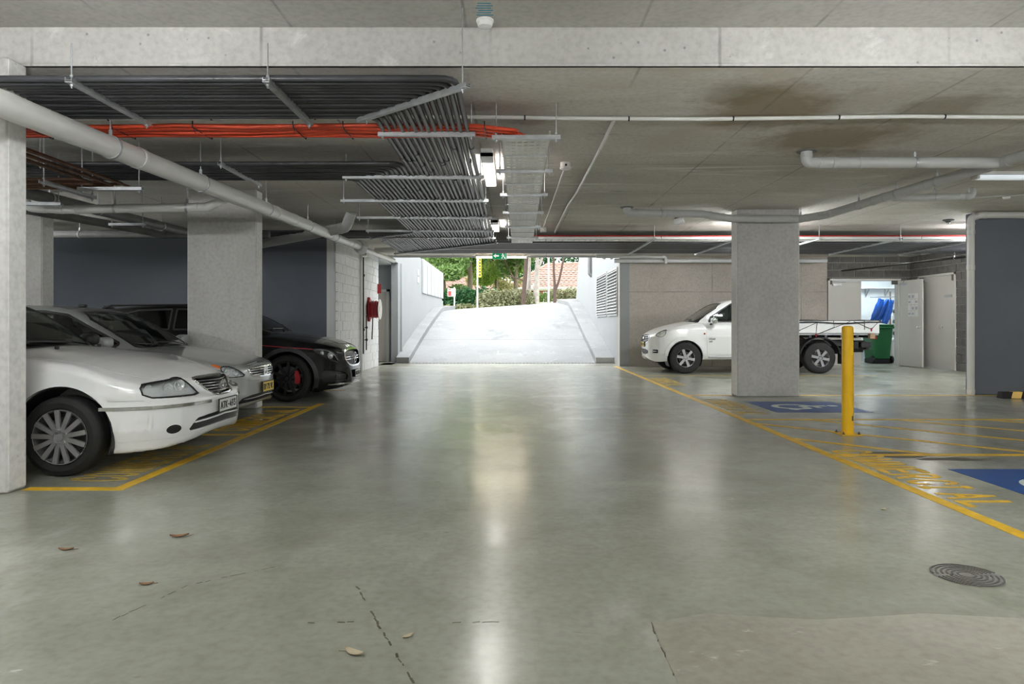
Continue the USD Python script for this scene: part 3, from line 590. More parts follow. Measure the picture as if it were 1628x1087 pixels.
# ------------------------------------------------ exit sign
c = P(794.5, 406.5, 16.9); W, H = .175, .083
s = thing('exit_sign', c, 'green hanging exit sign with a white arrow and a running figure', 'exit sign')
obj('case', bx(c[0] - W, c[0] + W, c[1], c[1] + .05, c[2] - H, c[2] + H, .006), 'pvc_white', s)
face = lambda poly, m, nm, off: obj(nm, prism(poly, .002, frame((c[0], c[1] - off, c[2]), (1, 0, 0), (0, 0, 1))), m, s, smooth=False)
face(sbox(-W + .004, -H + .004, .02, H - .004), 'sign_green', 'green_panel', .003); face(sbox(.022, -H + .004, W - .004, H - .004), 'sign_green', 'green_panel', .003)
face(Polygon([(-.155, 0), (-.095, .052), (-.095, .02), (-.02, .02), (-.02, -.02), (-.095, -.02), (-.095, -.052)]), 'sign_white', 'arrow', .005)
man = unary_union([Point(.072, .048).buffer(.014), LineString([(.072, .03), (.085, -.008), (.06, -.03), (.05, -.062)]).buffer(.0085), LineString([(.085, -.008), (.108, -.03), (.118, -.06)]).buffer(.0085), LineString([(.045, .0), (.058, .022), (.08, .024), (.105, .01)]).buffer(.007)])
face(man, 'sign_white', 'running_figure', .005); face(sbox(.128, -.07, .164, .07).difference(sbox(.134, -.064, .158, .064)), 'sign_white', 'doorway', .005)
obj('stem', cyl((c[0] + .06, c[1] + .025, c[2] + H), (0, 0, 1), .016, 2.95 - c[2] - H, 10), 'pvc_white', s)

# ------------------------------------------------ hose reel and pipes on the block wall
hy, hz = 17.6, 1.50
s = thing('fire_hose_reel', (-3.6, hy, hz), 'red fire hose reel with a white disc on the block wall', 'hose reel')
X0 = -3.565
obj('drum', lathe([(0, 0), (.06, 0), (.06, .26), (0, .26)], (X0 + .02, hy, hz), (1, 0, 0), 28), 'red_paint', s)
for k in range(5): obj('hose', tube([(X0 + .07 + .036 * k, hy + (.185 + .012 * (k % 2)) * math.cos(a), hz + (.185 + .012 * (k % 2)) * math.sin(a)) for a in np.linspace(0, 2 * math.pi, 26)], .024, 8), 'hose_red', s, smooth=60)
for xx, mm in ((X0 + .03, 'red_paint'), (X0 + .265, 'sign_white_plain')):
    if mm not in MATS: mat(mm, (.78, .76, .72), .5)
    obj('disc', lathe([(0, 0), (.05, 0), (.06, -.004), (.24, -.004), (.255, 0), (.255, .012), (.24, .016), (.06, .012), (.05, .02), (0, .02)], (xx, hy, hz), (1, 0, 0), 30), mm, s)
obj('bracket', bx(-3.592, X0 + .03, hy - .05, hy + .05, hz - .3, hz + .3, .005), 'red_paint', s)
obj('nozzle_hose', tube([(X0 + .06, hy + .16, hz - .1), (X0 + .05, hy + .2, hz - .35), (X0 + .05, hy + .12, hz - .75)], .014, 8, .1), 'black_plastic', s)
s = thing('water_pipe', (-3.57, 16.9, 1.2), 'thin dark water pipes with valves on the block wall beside the hose reel', 'pipes')
obj('pipe', tube([(-3.56, 16.9, .42), (-3.56, 16.9, 2.80)], .018, 8), 'black_paint', s); obj('pipe', tube([(-3.56, 17.25, .5), (-3.56, 17.25, 1.35)], .015, 8), 'black_paint', s)
for y, z in ((16.9, 2.3), (16.9, 1.0), (17.25, 1.05), (17.25, .75)): obj('valve', [bx(-3.592, -3.54, y - .05, y + .05, z - .012, z + .012), cyl((-3.56, y, z), (1, 0, 0), .03, .03, 10)], 'black_paint', s)
s = pipe('down_pipe', [(-3.555, 16.65, 0), (-3.555, 16.65, 2.74), (-3.555, 17.1, 2.78), (-3.5, 17.1, 2.93)], .03, 'white down pipe on the painted block wall', 'pvc_white', .05, couplings=[(0, .3), (0, .7)])
s = thing('fire_sign', (-3.62, 18.8, 1.9), 'small red fire sign standing out from the end of the block wall', 'sign'); obj('plate', bx(-3.6, -3.5, 18.88, 18.89, 1.95, 2.2), 'red_paint', s); obj('edge', bx(-3.6, -3.495, 18.875, 18.895, 1.94, 1.95), 'sign_white_plain', s)

# ------------------------------------------------ doors
def door(name, hinge, u, w, h, label, m, knob=None, closer=False, th=.045, n=None):
    """a leaf from its hinge along u; n points to the viewer's side"""
    s = struct(name); u = np.array([*u, 0.]); u /= np.linalg.norm(u); nn = np.array([*n, 0.]); o = np.array([*hinge, 0.])
    M = np.eye(4); M[:3, 0], M[:3, 1], M[:3, 2], M[:3, 3] = u, nn, (0, 0, 1), o
    def put(nm, t, mm):
        t = cat_(t) if isinstance(t, list) else t; t = t.copy(); t.apply_transform(M)
        if np.linalg.det(M[:3, :3]) < 0: t.invert()
        return obj(nm, t, mm, s)
    put('leaf', bx(0, w, -th, 0, .012, h, .003), m)
    if knob: put('knob', [lathe([(0, 0), (.03, 0), (.03, .006), (.012, .01), (.012, .04), (.03, .05), (.032, .065), (.02, .08), (0, .082)], (knob, 0, 1.05), (0, 1, 0), 16)], 'chrome')
    if closer: put('door_closer', [bx(closer - .13, closer + .13, 0, .05, h - .13, h - .07, .004), obox((closer, .03, h - .06), (closer + .2, .12, h - .02), .02, .012)], 'steel')
    return s, put
s, put = door('door_1', (8.60, 19.28), (1, 0), .94, 2.30, '', 'door_paint', closer=.28, n=(0, -1))
put('hinge', bx(.02, .05, 0, .012, 1.85, 1.97), 'steel')
s, put = door('door_2', (10.50, 19.10), (.085, -1), .90, 2.30, '', 'door_paint', knob=.82, closer=.16, n=(-1, -.085))
mat('notice_print', (.45, .46, .52), .7)
s2 = thing('notice', (10.5, 18.7, 1.6), 'printed notices taped to the open store door', 'notice')
for i in range(4):
    for k in range(3):
        a = .36 + .14 * k; z = 1.80 - .155 * i; M = frame((10.50 + .085 * a * .996 - .012, 19.10 - a * .996, z), (.085, -1, 0), (0, 0, 1))
        obj('sheet', prism(sbox(.0, 0, .125, .14), .002, M), 'paper', s2)
        if (i + k) % 3 < 2: obj('printing', prism(sbox(.015, .02 + .02 * (i % 2), .10, .10), .001, M @ trimesh.transformations.translation_matrix((0, 0, .002))), 'notice_print', s2)
s, put = door('door_3', (10.83, 18.71), (0, -1), 1.5, 2.34, '', 'door_paint', knob=.95, n=(-1, 0))
put('door_closer', [bx(.03, .27, 0, .05, 2.24, 2.30, .004)], 'steel'); put('sign_plate', bx(1.05, 1.35, 0, .008, 1.80, 1.86), 'steel')
s = struct('trim_3'); obj('door_frame', [bx(8.55, 8.60, 19.08, 19.32, 0, 2.36), bx(10.47, 10.52, 19.12, 19.32, 0, 2.36), bx(8.55, 10.52, 19.08, 19.32, 2.31, 2.36)], 'door_paint', s)
obj('door_frame', [bx(10.77, 10.83, 18.71, 18.76, 0, 2.40), bx(10.77, 10.83, 17.16, 17.21, 0, 2.40), bx(10.77, 10.83, 17.16, 18.76, 2.35, 2.40)], 'door_paint', s)
s, put = door('door_4', (-4.68, 21.17), (1, 0), .92, 2.10, '', 'taupe_door', n=(0, -1))
s = struct('trim_4'); obj('door_frame', [bx(-3.76, -3.68, 21.12, 21.199, 0, 2.17), bx(-4.76, -4.68, 21.12, 21.199, 0, 2.17), bx(-4.76, -3.68, 21.12, 21.199, 2.10, 2.17)], 'door_paint', s)
s = thing('name_plate', (-3.6, 21.18, 1.38), 'small pale name plate on the grey wall beside the recessed door', 'sign'); obj('plate', bx(-3.63, -3.46, 21.185, 21.199, 1.32, 1.43, .003), 'sign_white_plain', s)
obj('screw', [cyl((x, 21.185, 1.375), (0, -1, 0), .006, .003, 8) for x in (-3.62, -3.47)], 'steel', s)

# ------------------------------------------------ louvres, down pipe on the right ramp wall
mat('louvre_white', (.52, .53, .53), .45)
def louvre(y0, y1, z0, z1, label, n):
    s = thing('louvre_vent', (2.95, (y0 + y1) / 2, (z0 + z1) / 2), label, 'vent'); x = 2.955
    obj('frame', [bx(x - .03, x, y0 - .05, y0, z0 - .05, z1 + .05), bx(x - .03, x, y1, y1 + .05, z0 - .05, z1 + .05), bx(x - .03, x, y0, y1, z0 - .05, z0), bx(x - .03, x, y0, y1, z1, z1 + .05)], 'fin_paint', s, smooth=False)
    obj('backing', bx(x - .006, x - .002, y0, y1, z0, z1), 'pvc_dark', s)
    d = (z1 - z0) / n
    for k in range(n):
        z = z0 + d * (k + .5); b = bx(-.032, .032, y0, y1, -.006, .006); b.apply_transform(trimesh.transformations.rotation_matrix(math.radians(-38), (0, 1, 0))); b.apply_translation((x - .035, 0, z)); obj('slat', b, 'louvre_white', s, smooth=False)
louvre(19.75, 21.65, 1.42, 2.68, 'white louvred vent in the ramp wall, nearer to the brown concrete wall', 14)
louvre(22.0, 24.4, 1.42, 2.72, 'white louvred vent in the ramp wall, nearer to the street', 15)
pipe('down_pipe', [(2.88, 26.2, 5.0), (2.88, 26.2, 3.0), (2.98, 26.2, 2.9)], .07, 'dark grey rain pipe on the ramp wall above the vents', 'pvc_dark', .08)
s = thing('switch_box', (-3.36, 25.2, 2.6), 'two small white boxes on the left ramp wall before the fins', 'switch')
for z in (2.86, 2.60): obj('box', bx(-3.36, -3.32, 25.1, 25.3, z, z + .2, .01), 'tray_white', s)
# ------------------------------------------------ store room contents
# ------------------------------------------------ car kit: bodies from signed distance fields, cut into panels with booleans
def chaikin(p, n=1, closed=True):
    p = np.array(p, float)
    for _ in range(n):
        q = np.roll(p, -1, 0) if closed else p[1:]; a = p if closed else p[:-1]
        r = np.empty((2 * len(a), 2)); r[0::2] = .75 * a + .25 * q; r[1::2] = .25 * a + .75 * q
        p = r if closed else np.vstack([p[:1], r, p[-1:]])
    return p
def psdf(poly, a, b):
    """signed distance to a polygon, negative inside"""
    d = np.full(a.shape, 1e9); ins = np.zeros(a.shape, bool); n = len(poly)
    for i in range(n):
        (x0, y0), (x1, y1) = poly[i], poly[(i + 1) % n]; ex, ey = x1 - x0, y1 - y0; L = ex * ex + ey * ey
        if L < 1e-12: continue
        t = np.clip(((a - x0) * ex + (b - y0) * ey) / L, 0, 1)
        d = np.minimum(d, (a - x0 - t * ex) ** 2 + (b - y0 - t * ey) ** 2)
        if ey != 0:
            c = (y0 > b) != (y1 > b); ins ^= c & (a < ex * (b - y0) / ey + x0)
    d = np.sqrt(d); return np.where(ins, -d, d)
def smax(a, b, k):
    h = np.maximum(k - np.abs(a - b), 0) / k; return np.maximum(a, b) + h * h * k * .25
def smin(a, b, k): return -smax(-a, -b, k)
def nets(f, lo, h):
    """naive surface nets of a 3-D field"""
    s = f < 0; nx, ny, nz = f.shape
    c = sum(s[i:nx - 1 + i, j:ny - 1 + j, k:nz - 1 + k].astype(np.int8) for i in (0, 1) for j in (0, 1) for k in (0, 1))
    act = (c > 0) & (c < 8); idx = -np.ones(act.shape, int); cells = np.argwhere(act); idx[act] = np.arange(len(cells))
    acc = np.zeros((len(cells), 3)); cnt = np.zeros(len(cells))
    cor = [np.array(q) for q in np.ndindex(2, 2, 2)]
    for a in cor:
        for ax in range(3):
            if a[ax]: continue
            b = a.copy(); b[ax] = 1
            fa, fb = f[tuple((cells + a).T)], f[tuple((cells + b).T)]; m = (fa < 0) != (fb < 0)
            t = fa[m] / (fa[m] - fb[m]); q = np.repeat(a[None].astype(float), m.sum(), 0); q[:, ax] += t; acc[m] += q; cnt[m] += 1
    V = (cells + acc / cnt[:, None]) * h + lo; Q = []
    for ax in range(3):
        u, v = (ax + 1) % 3, (ax + 2) % 3
        sl = [slice(None)] * 3; sl2 = [slice(None)] * 3; sl[ax] = slice(0, -1); sl2[ax] = slice(1, None)
        e = np.argwhere(s[tuple(sl)] != s[tuple(sl2)]); e = e[(e[:, u] > 0) & (e[:, v] > 0) & (e[:, u] < f.shape[u] - 1) & (e[:, v] < f.shape[v] - 1)]
        o = []
        for du, dv in ((1, 1), (0, 1), (0, 0), (1, 0)):
            k = e.copy(); k[:, u] -= du; k[:, v] -= dv; o.append(idx[tuple(k.T)])
        q = np.stack(o, 1); flip = ~s[tuple(e.T)]; q[flip] = q[flip][:, ::-1]; Q.append(q)
    Q = np.vstack(Q); return V, np.vstack([Q[:, [0, 1, 2]], Q[:, [0, 2, 3]]])
RY = np.array([[1, 0, 0, 0], [0, 0, -1, 0], [0, 1, 0, 0], [0, 0, 0, 1.]])       # polygon (x, z) -> extruded along -y
class Car:
    def __init__(s, sideL, planL, inset, crown, sideG, planG, tumble, crownG, k=(.05, .05, .03), h=.036, extra=None, ch=1, vee=None):
        s.vee = vee
        s.sl, s.pl, s.sg, s.pg = chaikin(sideL, ch), chaikin(planL, 1, False), chaikin(sideG, ch), chaikin(planG, 1, False)
        close = lambda p: np.vstack([p, [[p[-1][0], -1], [p[0][0], -1]]])
        s.pl, s.pg = close(s.pl), close(s.pg); s.inset = np.array(inset); s.cr, s.cg, s.tb, s.k, s.h, s.extra = crown, crownG, tumble, k, h, extra
        a = np.vstack([sideL, sideG]); w = max(p[1] for p in planL) + .15
        s.lo = np.array([a[:, 0].min() - .2, -h * .5, a[:, 1].min() - .2]); hi = np.array([a[:, 0].max() + .2, w, a[:, 1].max() + .2])
        s.n = np.ceil((hi - s.lo) / h).astype(int); s.fg = {}; s.cache = {}
    def parts(s, p):
        x, y, z = p[..., 0], np.abs(p[..., 1]), p[..., 2]; xv = x
        if s.vee:                                                  # a nose that is pointed in plan above the bumper
            st = lambda q: np.clip(q, 0, 1) ** 2 * (3 - 2 * np.clip(q, 0, 1)); xv = x + s.vee[0] * (np.sqrt(y * y + .01) - .1) * st((z - s.vee[1]) / .08) * st(x / .45)
        w = smax(psdf(s.sl, xv, z + s.cr * y * y), psdf(s.pl, x, y + np.interp(z, s.inset[:, 0], s.inset[:, 1])), s.k[0])
        g = smax(psdf(s.sg, x, z + s.cg * y * y), psdf(s.pg, x, y + s.tb * np.maximum(z - s.inset[-1, 0] + .15, 0)), s.k[1])
        return w, g
    def f(s, p, which='b'):
        w, g = s.parts(p)
        r = g if which == 'g' else smin(w, g, s.k[2])
        return s.extra(p, r) if s.extra and which == 'b' else r
    def field(s, which='b'):
        if which not in s.fg:
            ax = [s.lo[i] + s.h * np.arange(s.n[i] + 1) for i in range(3)]; s.fg[which] = s.f(np.stack(np.meshgrid(*ax, indexing='ij'), -1), which)
        return s.fg[which]
    def grad(s, p, which='b', e=.004, f0=None):
        f0 = s.f(p, which) if f0 is None else f0
        return np.stack([s.f(p + d, which) - f0 for d in np.eye(3) * e], -1) / e
    def level(s, l=0., which='b'):
        """the solid inside the offset surface l (the grid starts at y = -h/2, so mirroring drops the first layer)"""
        if (l, which) not in s.cache:
            Fh = s.field(which); Fm = np.concatenate([Fh[:, 1:][:, ::-1], Fh[:, 1:]], 1) - l
            lo = s.lo.copy(); lo[1] = -(s.h * .5 + s.h * (Fh.shape[1] - 2)); V, T = nets(Fm, lo, s.h)
            for _ in range(2 if l == 0 else 1 if l > -.02 else 0):
                f0 = s.f(V, which); g = s.grad(V, which, f0=f0); V -= ((f0 - l) / np.maximum((g * g).sum(1), .2))[:, None].clip(-.02, .02) * g
            s.cache[(l, which)] = Manifold(MMesh(V.astype(np.float32), T.astype(np.uint32)))
        return s.cache[(l, which)]
    def shell(s, a, b, which='b'): return s.level(a, which) - s.level(b, which)
def side_prism(poly, y0, y1):
    """polygon in (x, z) extruded from y0 to y1"""
    t = prism(poly if hasattr(poly, 'area') else Polygon(poly), y1 - y0, RY); t.apply_translation((0, y1, 0)); return mf(t)
def front_prism(poly, x0, x1):
    """polygon in (y, z) extruded along x"""
    t = prism(poly if hasattr(poly, 'area') else Polygon(poly), x1 - x0, np.array([[0, 0, 1, x0], [1, 0, 0, 0], [0, 1, 0, 0], [0, 0, 0, 1.]])); return mf(t)
def top_prism(poly, z0, z1):
    t = prism(poly if hasattr(poly, 'area') else Polygon(poly), z1 - z0); t.apply_translation((0, 0, z0)); return mf(t)
def dir_prism(poly, ang, near, far):
    """polygon in (u, z) seen along the heading ang (degrees from the car's nose, negative to its right); u grows to the left as seen from outside... along (-sin, cos)"""
    a = math.radians(ang); d = np.array([math.cos(a), math.sin(a), 0]); u = np.array([-math.sin(a), math.cos(a), 0])
    M = np.eye(4); M[:3, 0], M[:3, 1], M[:3, 2] = u, (0, 0, 1), d; M[:3, 3] = d * near
    return mf(prism(poly if hasattr(poly, 'area') else Polygon(poly), far - near, M))
def mirror(m): return m.mirror((0, 1, 0))
def smooth_poly(p, n=2): return Polygon(chaikin(p, n)).buffer(0)
class Builder:
    """places a car's parts in the world: heading +1 along +x, -1 along -x"""
    def __init__(s, name, label, cat, axle, heading, car, group=None):
        s.c = car; s.M = np.eye(4); s.M[:3, :3] = np.diag([heading, heading, 1]); s.M[:3, 3] = [axle[0], axle[1], 0]
        s.t = thing(name, (axle[0], axle[1], 0), label, cat, group)
    def put(s, name, mesh, m, parent=None, smooth=35, skin=False, label=None):
        if isinstance(mesh, list): mesh = cat_(mesh)
        if hasattr(mesh, 'to_mesh'):
            if mesh.num_tri() == 0: print('EMPTY', name); return None
            mesh = tm(mesh)
        path = uniq(parent or s.t, name); ORG[path] = ORG[s.t]
        v, f, n = meshkit.arrays(mesh, smooth)
        if skin and n is not None:
            g = s.c.grad(v); g /= np.maximum(np.linalg.norm(g, axis=1, keepdims=True), 1e-9)
            ok = (np.abs(s.c.f(v)) < .015) & ((g * n).sum(1) > .86); n = np.where(ok[:, None], g, n)
        R = s.M[:3, :3]; v = v @ R.T + s.M[:3, 3] - ORG[s.t]
        mm = usdkit.mesh(stage, path, trimesh.Trimesh(v, f, process=False), MATS[m], False)
        if n is not None:
            mm.CreateNormalsAttr(Vt.Vec3fArray.FromNumpy((n @ R.T).astype(np.float32))); mm.SetNormalsInterpolation('vertex')
        data(mm.GetPrim(), label=label); return path
    def hit(s, px, py):
        """car coordinates of a point seen at a pixel (for measuring)"""
        if not hasattr(s, 'tm0'): s.tm0 = tm(s.c.level(0.))
        o = np.array([0, 0, HC]); d = np.array([(px - 814) / F, 1, -(py - 514) / F]); Mi = np.linalg.inv(s.M)
        o2 = Mi[:3, :3] @ o + Mi[:3, 3]; d2 = Mi[:3, :3] @ d
        loc, _, _ = s.tm0.ray.intersects_location([o2], [d2], multiple_hits=False); return loc[0].round(3) if len(loc) else None
def wheel(B, x, y, r, w, rim_r, spokes, rim_mat, tyre_mat='rubber', side=-1, nuts=5, caliper=None, disc=True, wide=.5, hubr=.33, double=False, dish=.02):
    """a wheel with its axle at (x, y, r); side = -1 for the car's right"""
    p = B.put('wheel', lathe([(rim_r * .93, -.0 * w), (rim_r, .012), (rim_r + .012, .0), (r - .045, -.006), (r - .012, .012), (r, .035), (r, w - .035), (r - .012, w - .012), (rim_r, w), (rim_r * .9, w - .02)], (x, y, r), (0, -side, 0), 44), tyre_mat)
    for k in (-1, 0, 1): B.put('tread_groove', lathe([(r + .0012, w / 2 + k * .045 - .004), (r + .0012, w / 2 + k * .045 + .004)], (x, y, r), (0, -side, 0), 44), 'black_plastic', p)
    B.put('rim', lathe([(rim_r * .99, -.002), (rim_r * 1.0, .004), (rim_r * .955, .006), (rim_r * .93, .02), (rim_r * .88, .09), (rim_r * .88, w - .01)], (x, y, r), (0, -side, 0), 44), rim_mat, p, smooth=50)
    sp = []
    for k in range(spokes):
        a = 2 * math.pi * k / spokes + .2
        for off in ((-1, 1) if double else (0,)):
            wi = wide * rim_r * math.pi / spokes * (.42 if double else 1)
            o2 = off * .42 * rim_r * math.pi / spokes
            q = [(rim_r * hubr * .7, -wi * .42 + o2 * .5), (rim_r * .96, -wi * .5 + o2), (rim_r * .96, wi * .5 + o2), (rim_r * hubr * .7, wi * .42 + o2 * .5)]
            t = prism(Polygon(q).buffer(.004, join_style=1), .02); M = np.eye(4)
            ca, sa = math.cos(a), math.sin(a); ax = np.array([0, side, 0.]); u = np.array([ca, 0, sa]); v_ = np.cross(ax, u)
            M[:3, 0], M[:3, 1], M[:3, 2] = u, v_, ax; M[:3, 3] = np.array([x, y, r]) - ax * .028
            t.vertices[:, 2] += np.interp(t.vertices[:, 0], [0, rim_r], [dish * .5, dish * 1.0]) * 1.0
            t.apply_transform(M); sp.append(t)
    for t in sp: B.put('spoke', t, rim_mat, p, smooth=30)
    B.put('hub', lathe([(0, -.02), (rim_r * .13, -.018), (rim_r * .16, -.008), (rim_r * hubr, 0.), (rim_r * hubr, .03), (0, .03)], (x, y + side * -.012, r), (0, -side, 0), 28), rim_mat, p)
    for k in range(nuts):
        a = 2 * math.pi * k / nuts + .5; B.put('wheel_nut', cyl((x + rim_r * .25 * math.cos(a), y + side * .004, r + rim_r * .25 * math.sin(a)), (0, side, 0), rim_r * .062, .014, 6), 'steel' if rim_mat != 'rim_black' else 'black_plastic', p)
    if disc: B.put('brake_disc', lathe([(0, .075), (rim_r * .72, .075), (rim_r * .72, .09), (0, .09)], (x, y, r), (0, -side, 0), 28), 'steel_dark', p)
    if caliper:
        t = lathe([(rim_r * .52, .045), (rim_r * .80, .045), (rim_r * .80, .10), (rim_r * .52, .10)], (x, y, r), (0, -side, 0), 40)
        c = mf(trimesh.creation.box((.11, .4, .19), trimesh.transformations.translation_matrix((x + rim_r * .70, y, r + .02))))
        ring = Manifold.cylinder(.055, rim_r * .80, rim_r * .80, 32) - Manifold.cylinder(.055, rim_r * .5, rim_r * .5, 32)
        ring = ring.rotate((90, 0, 0)).translate((x, y - side * .045 + (.055 if side > 0 else 0), r)); B.put('brake_caliper', ring ^ c, caliper, p)
    return p
def plate(B, o, x, y, w, h, s, m, tm_, width=None, edge='black_plastic'):
    """number plate: o centre, x reading direction, y up"""
    M = frame(o, x, y); p = B.put('number_plate', prism(sbox(-w / 2, -h / 2, w / 2, h / 2).buffer(-.008).buffer(.008), .006, M), m)
    B.put('plate_edge', prism(sbox(-w / 2 - .006, -h / 2 - .006, w / 2 + .006, h / 2 + .006).difference(sbox(-w / 2 + .002, -h / 2 + .002, w / 2 - .002, h / 2 - .002)), .0085, M), edge, p)
    t = meshkit.text_mesh(s, h * .55, .003, True); b = t.bounds; t.apply_translation([-(b[0][0] + b[1][0]) / 2, -(b[0][1] + b[1][1]) / 2, .006]); t.apply_scale([w * .86 / (b[1][0] - b[0][0]), 1, 1]); t.apply_transform(M)
    B.put('plate_lettering', t, tm_, p, smooth=False); return p
def seats(B, x, z, ys, m='seat_cloth'):
    for y in ys:
        p = B.put('seat', [bx(x - .5, x, y - .24, y + .24, z - .12, z + .06, .05)], m)
        t = bx(-.07, .07, y - .23, y + .23, 0, .58, .05); t.apply_transform(trimesh.transformations.rotation_matrix(-.35, (0, 1, 0))); t.apply_translation((x - .5, 0, z)); B.put('seat_back', t, m, p)
        t = bx(-.05, .05, y - .13, y + .13, .61, .78, .04); t.apply_transform(trimesh.transformations.rotation_matrix(-.35, (0, 1, 0))); t.apply_translation((x - .5, 0, z)); B.put('headrest', t, m, p)
def steering(B, x, y, z):
    a = np.linspace(0, 2 * math.pi, 25); t = math.radians(28)
    ring = [(x - .18 * math.sin(t) * math.sin(q), y + .18 * math.cos(q), z + .18 * math.cos(t) * math.sin(q)) for q in a]
    p = B.put('steering_wheel', [tube(ring, .015, 8), obox((x, y - .17, z), (x, y + .17, z), .03, .02), cyl((x, y, z), (1, 0, -.4), .06, .3, 12)], 'black_plastic')
def liner(B, x, r, y0, y1, zmin=.16):
    """black inner wheel arch"""
    for e in (-1, 1):
        ring = (CrossSection.circle(r + .004, 48) - CrossSection.circle(r - .006, 48)); t = Manifold.extrude(ring, y1 - y0) + Manifold.extrude(CrossSection.circle(r, 48), .01)
        t = t.rotate((-90, 0, 0)).translate((x, y0, 0))
        t = t.translate((0, 0, B.axz)) ^ Manifold.cube((2, 4, 2), True).translate((x, 0, 1 + zmin)); B.put('arch_liner', t if e > 0 else mirror(t), 'black_plastic')
mat('paint_white', (.84, .85, .855), .28, coat=.8, spec=.5)
mat('paint_silver', (.40, .42, .41), .32, metal=.35, coat=.9)
mat('paint_black', (.004, .004, .005), .3, spec=.1, coat=.7, coatr=.03)
mat('paint_ute', (.76, .77, .75), .32, coat=.6)
mat('seat_cloth', (.05, .05, .05), .9); mat('seat_grey', (.13, .13, .125), .9); mat('dash', (.025, .025, .026), .7)
mat('rim_silver', (.50, .50, .51), .33, metal=.7); mat('rim_black', (.012, .012, .013), .3, coat=.4); mat('steel_dark', (.10, .10, .10), .5, metal=.7)
mat('caliper_red', (.38, .010, .018), .4); mat('lamp_orange', (.75, .16, .02), .25, coat=1); mat('plate_white', (.78, .78, .76), .4); mat('plate_yellow', (.80, .58, .05), .4); mat('plate_ink', (.02, .02, .03), .5)
mat('reflector', (.84, .85, .86), .22, metal=.6); mat('lamp_inside', (.80, .81, .82), .3, metal=.25); mat('tail_red', (.35, .01, .012), .2, coat=1)
glassmat('glass_tint', (.55, .60, .58)); glassmat('glass_dark', (.16, .17, .17)); glassmat('glass_clear', (.96, .97, .97), .03)
mat('lamp_orange_pale', (.75, .42, .3), .6); mat('visor', (.62, .60, .52), .8); mat('lamp_black', (.03, .03, .032), .3); mat('black_gloss_trim', (.02, .02, .021), .25, coat=.6); mat('cladding', (.028, .028, .030), .5); mat('reflector_soft', (.85, .83, .76), .4); mat('tarp', (.015, .015, .016), .7); mat('timber', (.36, .24, .15), .7, var=.2, vs=20)

def cut_body(c, windows, cavity, arches, grooves, pockets):
    b = c.level(0.) - cavity
    for w in windows: b = b - w
    for x, z, r, y0 in arches:
        cy = Manifold.cylinder(1.0, r, r, 56).rotate((-90, 0, 0)).translate((x, y0, z)); b = b - cy - mirror(cy)
    for g in grooves: b = b - g
    for p in pockets: b = b - p
    return b
def groove(line, y0=.35, y1=1.3, w=.006):
    """a panel gap drawn in side view, on both sides"""
    m = side_prism(LineString(line).buffer(w / 2, cap_style=2), y0, y1); return m + mirror(m)


def up(pts, ang):
    a = math.radians(ang); return [(-math.sin(a) * x + math.cos(a) * y, z) for x, y, z in pts]
def box3(x0, x1, y0, y1, z0, z1): return Manifold.cube((x1 - x0, y1 - y0, z1 - z0)).translate((x0, y0, z0))
def two(m): return m + mirror(m)
def carve(B, c, paint, screen, rear, sides, belt, well, arches, grooves, pockets, rest, glass='glass_tint', dash_x=-1.0, pillar=None):
    """body shell with a hollow cabin, panes, dash board and arches"""
    G = c.level(-.045, 'g'); W = c.level(-.09) ^ box3(*well)
    cav = G + W
    sc, rr = top_prism(screen, belt, 2.2), top_prism(rear, belt, 2.2); sd = [two(side_prism(q, .25, 1.2)) for q in sides]
    wins = [sc ^ c.shell(.05, -.09), rr ^ c.shell(.05, -.09)] + [q ^ c.shell(.05, -.12) for q in sd]
    body = cut_body(c, wins, cav, arches, grooves, pockets)
    B.body = B.put('body', body, paint, smooth=32, skin=True)
    pane = c.shell(-.002, -.008)
    B.put('windscreen', pane ^ sc, glass, skin=True); B.put('rear_window', pane ^ rr, glass, skin=True)
    for q in sd:
        for e in (1, -1): B.put('side_window', (pane ^ q) ^ box3(-6, 3, 0 if e > 0 else -2, 2 if e > 0 else 0, 0, 3), glass, skin=True)
    for q in [sc]:
        rim = c.shell(.003, -.012) ^ top_prism(screen.buffer(.016).difference(screen.buffer(-.022)), belt, 2.2); B.put('window_seal', rim, 'black_plastic')
    for q in sides:
        rim = c.shell(.003, -.012) ^ side_prism(q.buffer(.012).difference(q.buffer(-.014)), .25, 1.2); B.put('window_seal', rim, 'black_plastic'); B.put('window_seal', mirror(rim), 'black_plastic')
    zb = G.bounding_box()[2]
    B.put('dashboard', c.level(-.047, 'g') ^ box3(dash_x, 1, -1, 1, zb - .02, zb + .035), 'dash')
    B.put('cabin_lining', (c.level(-.088) - c.level(-.105)) ^ box3(*well), 'dash')
    B.put('underbody', c.level(-.02) ^ box3(-6, 2, -.62, .62, 0, belt * .40), 'black_plastic')
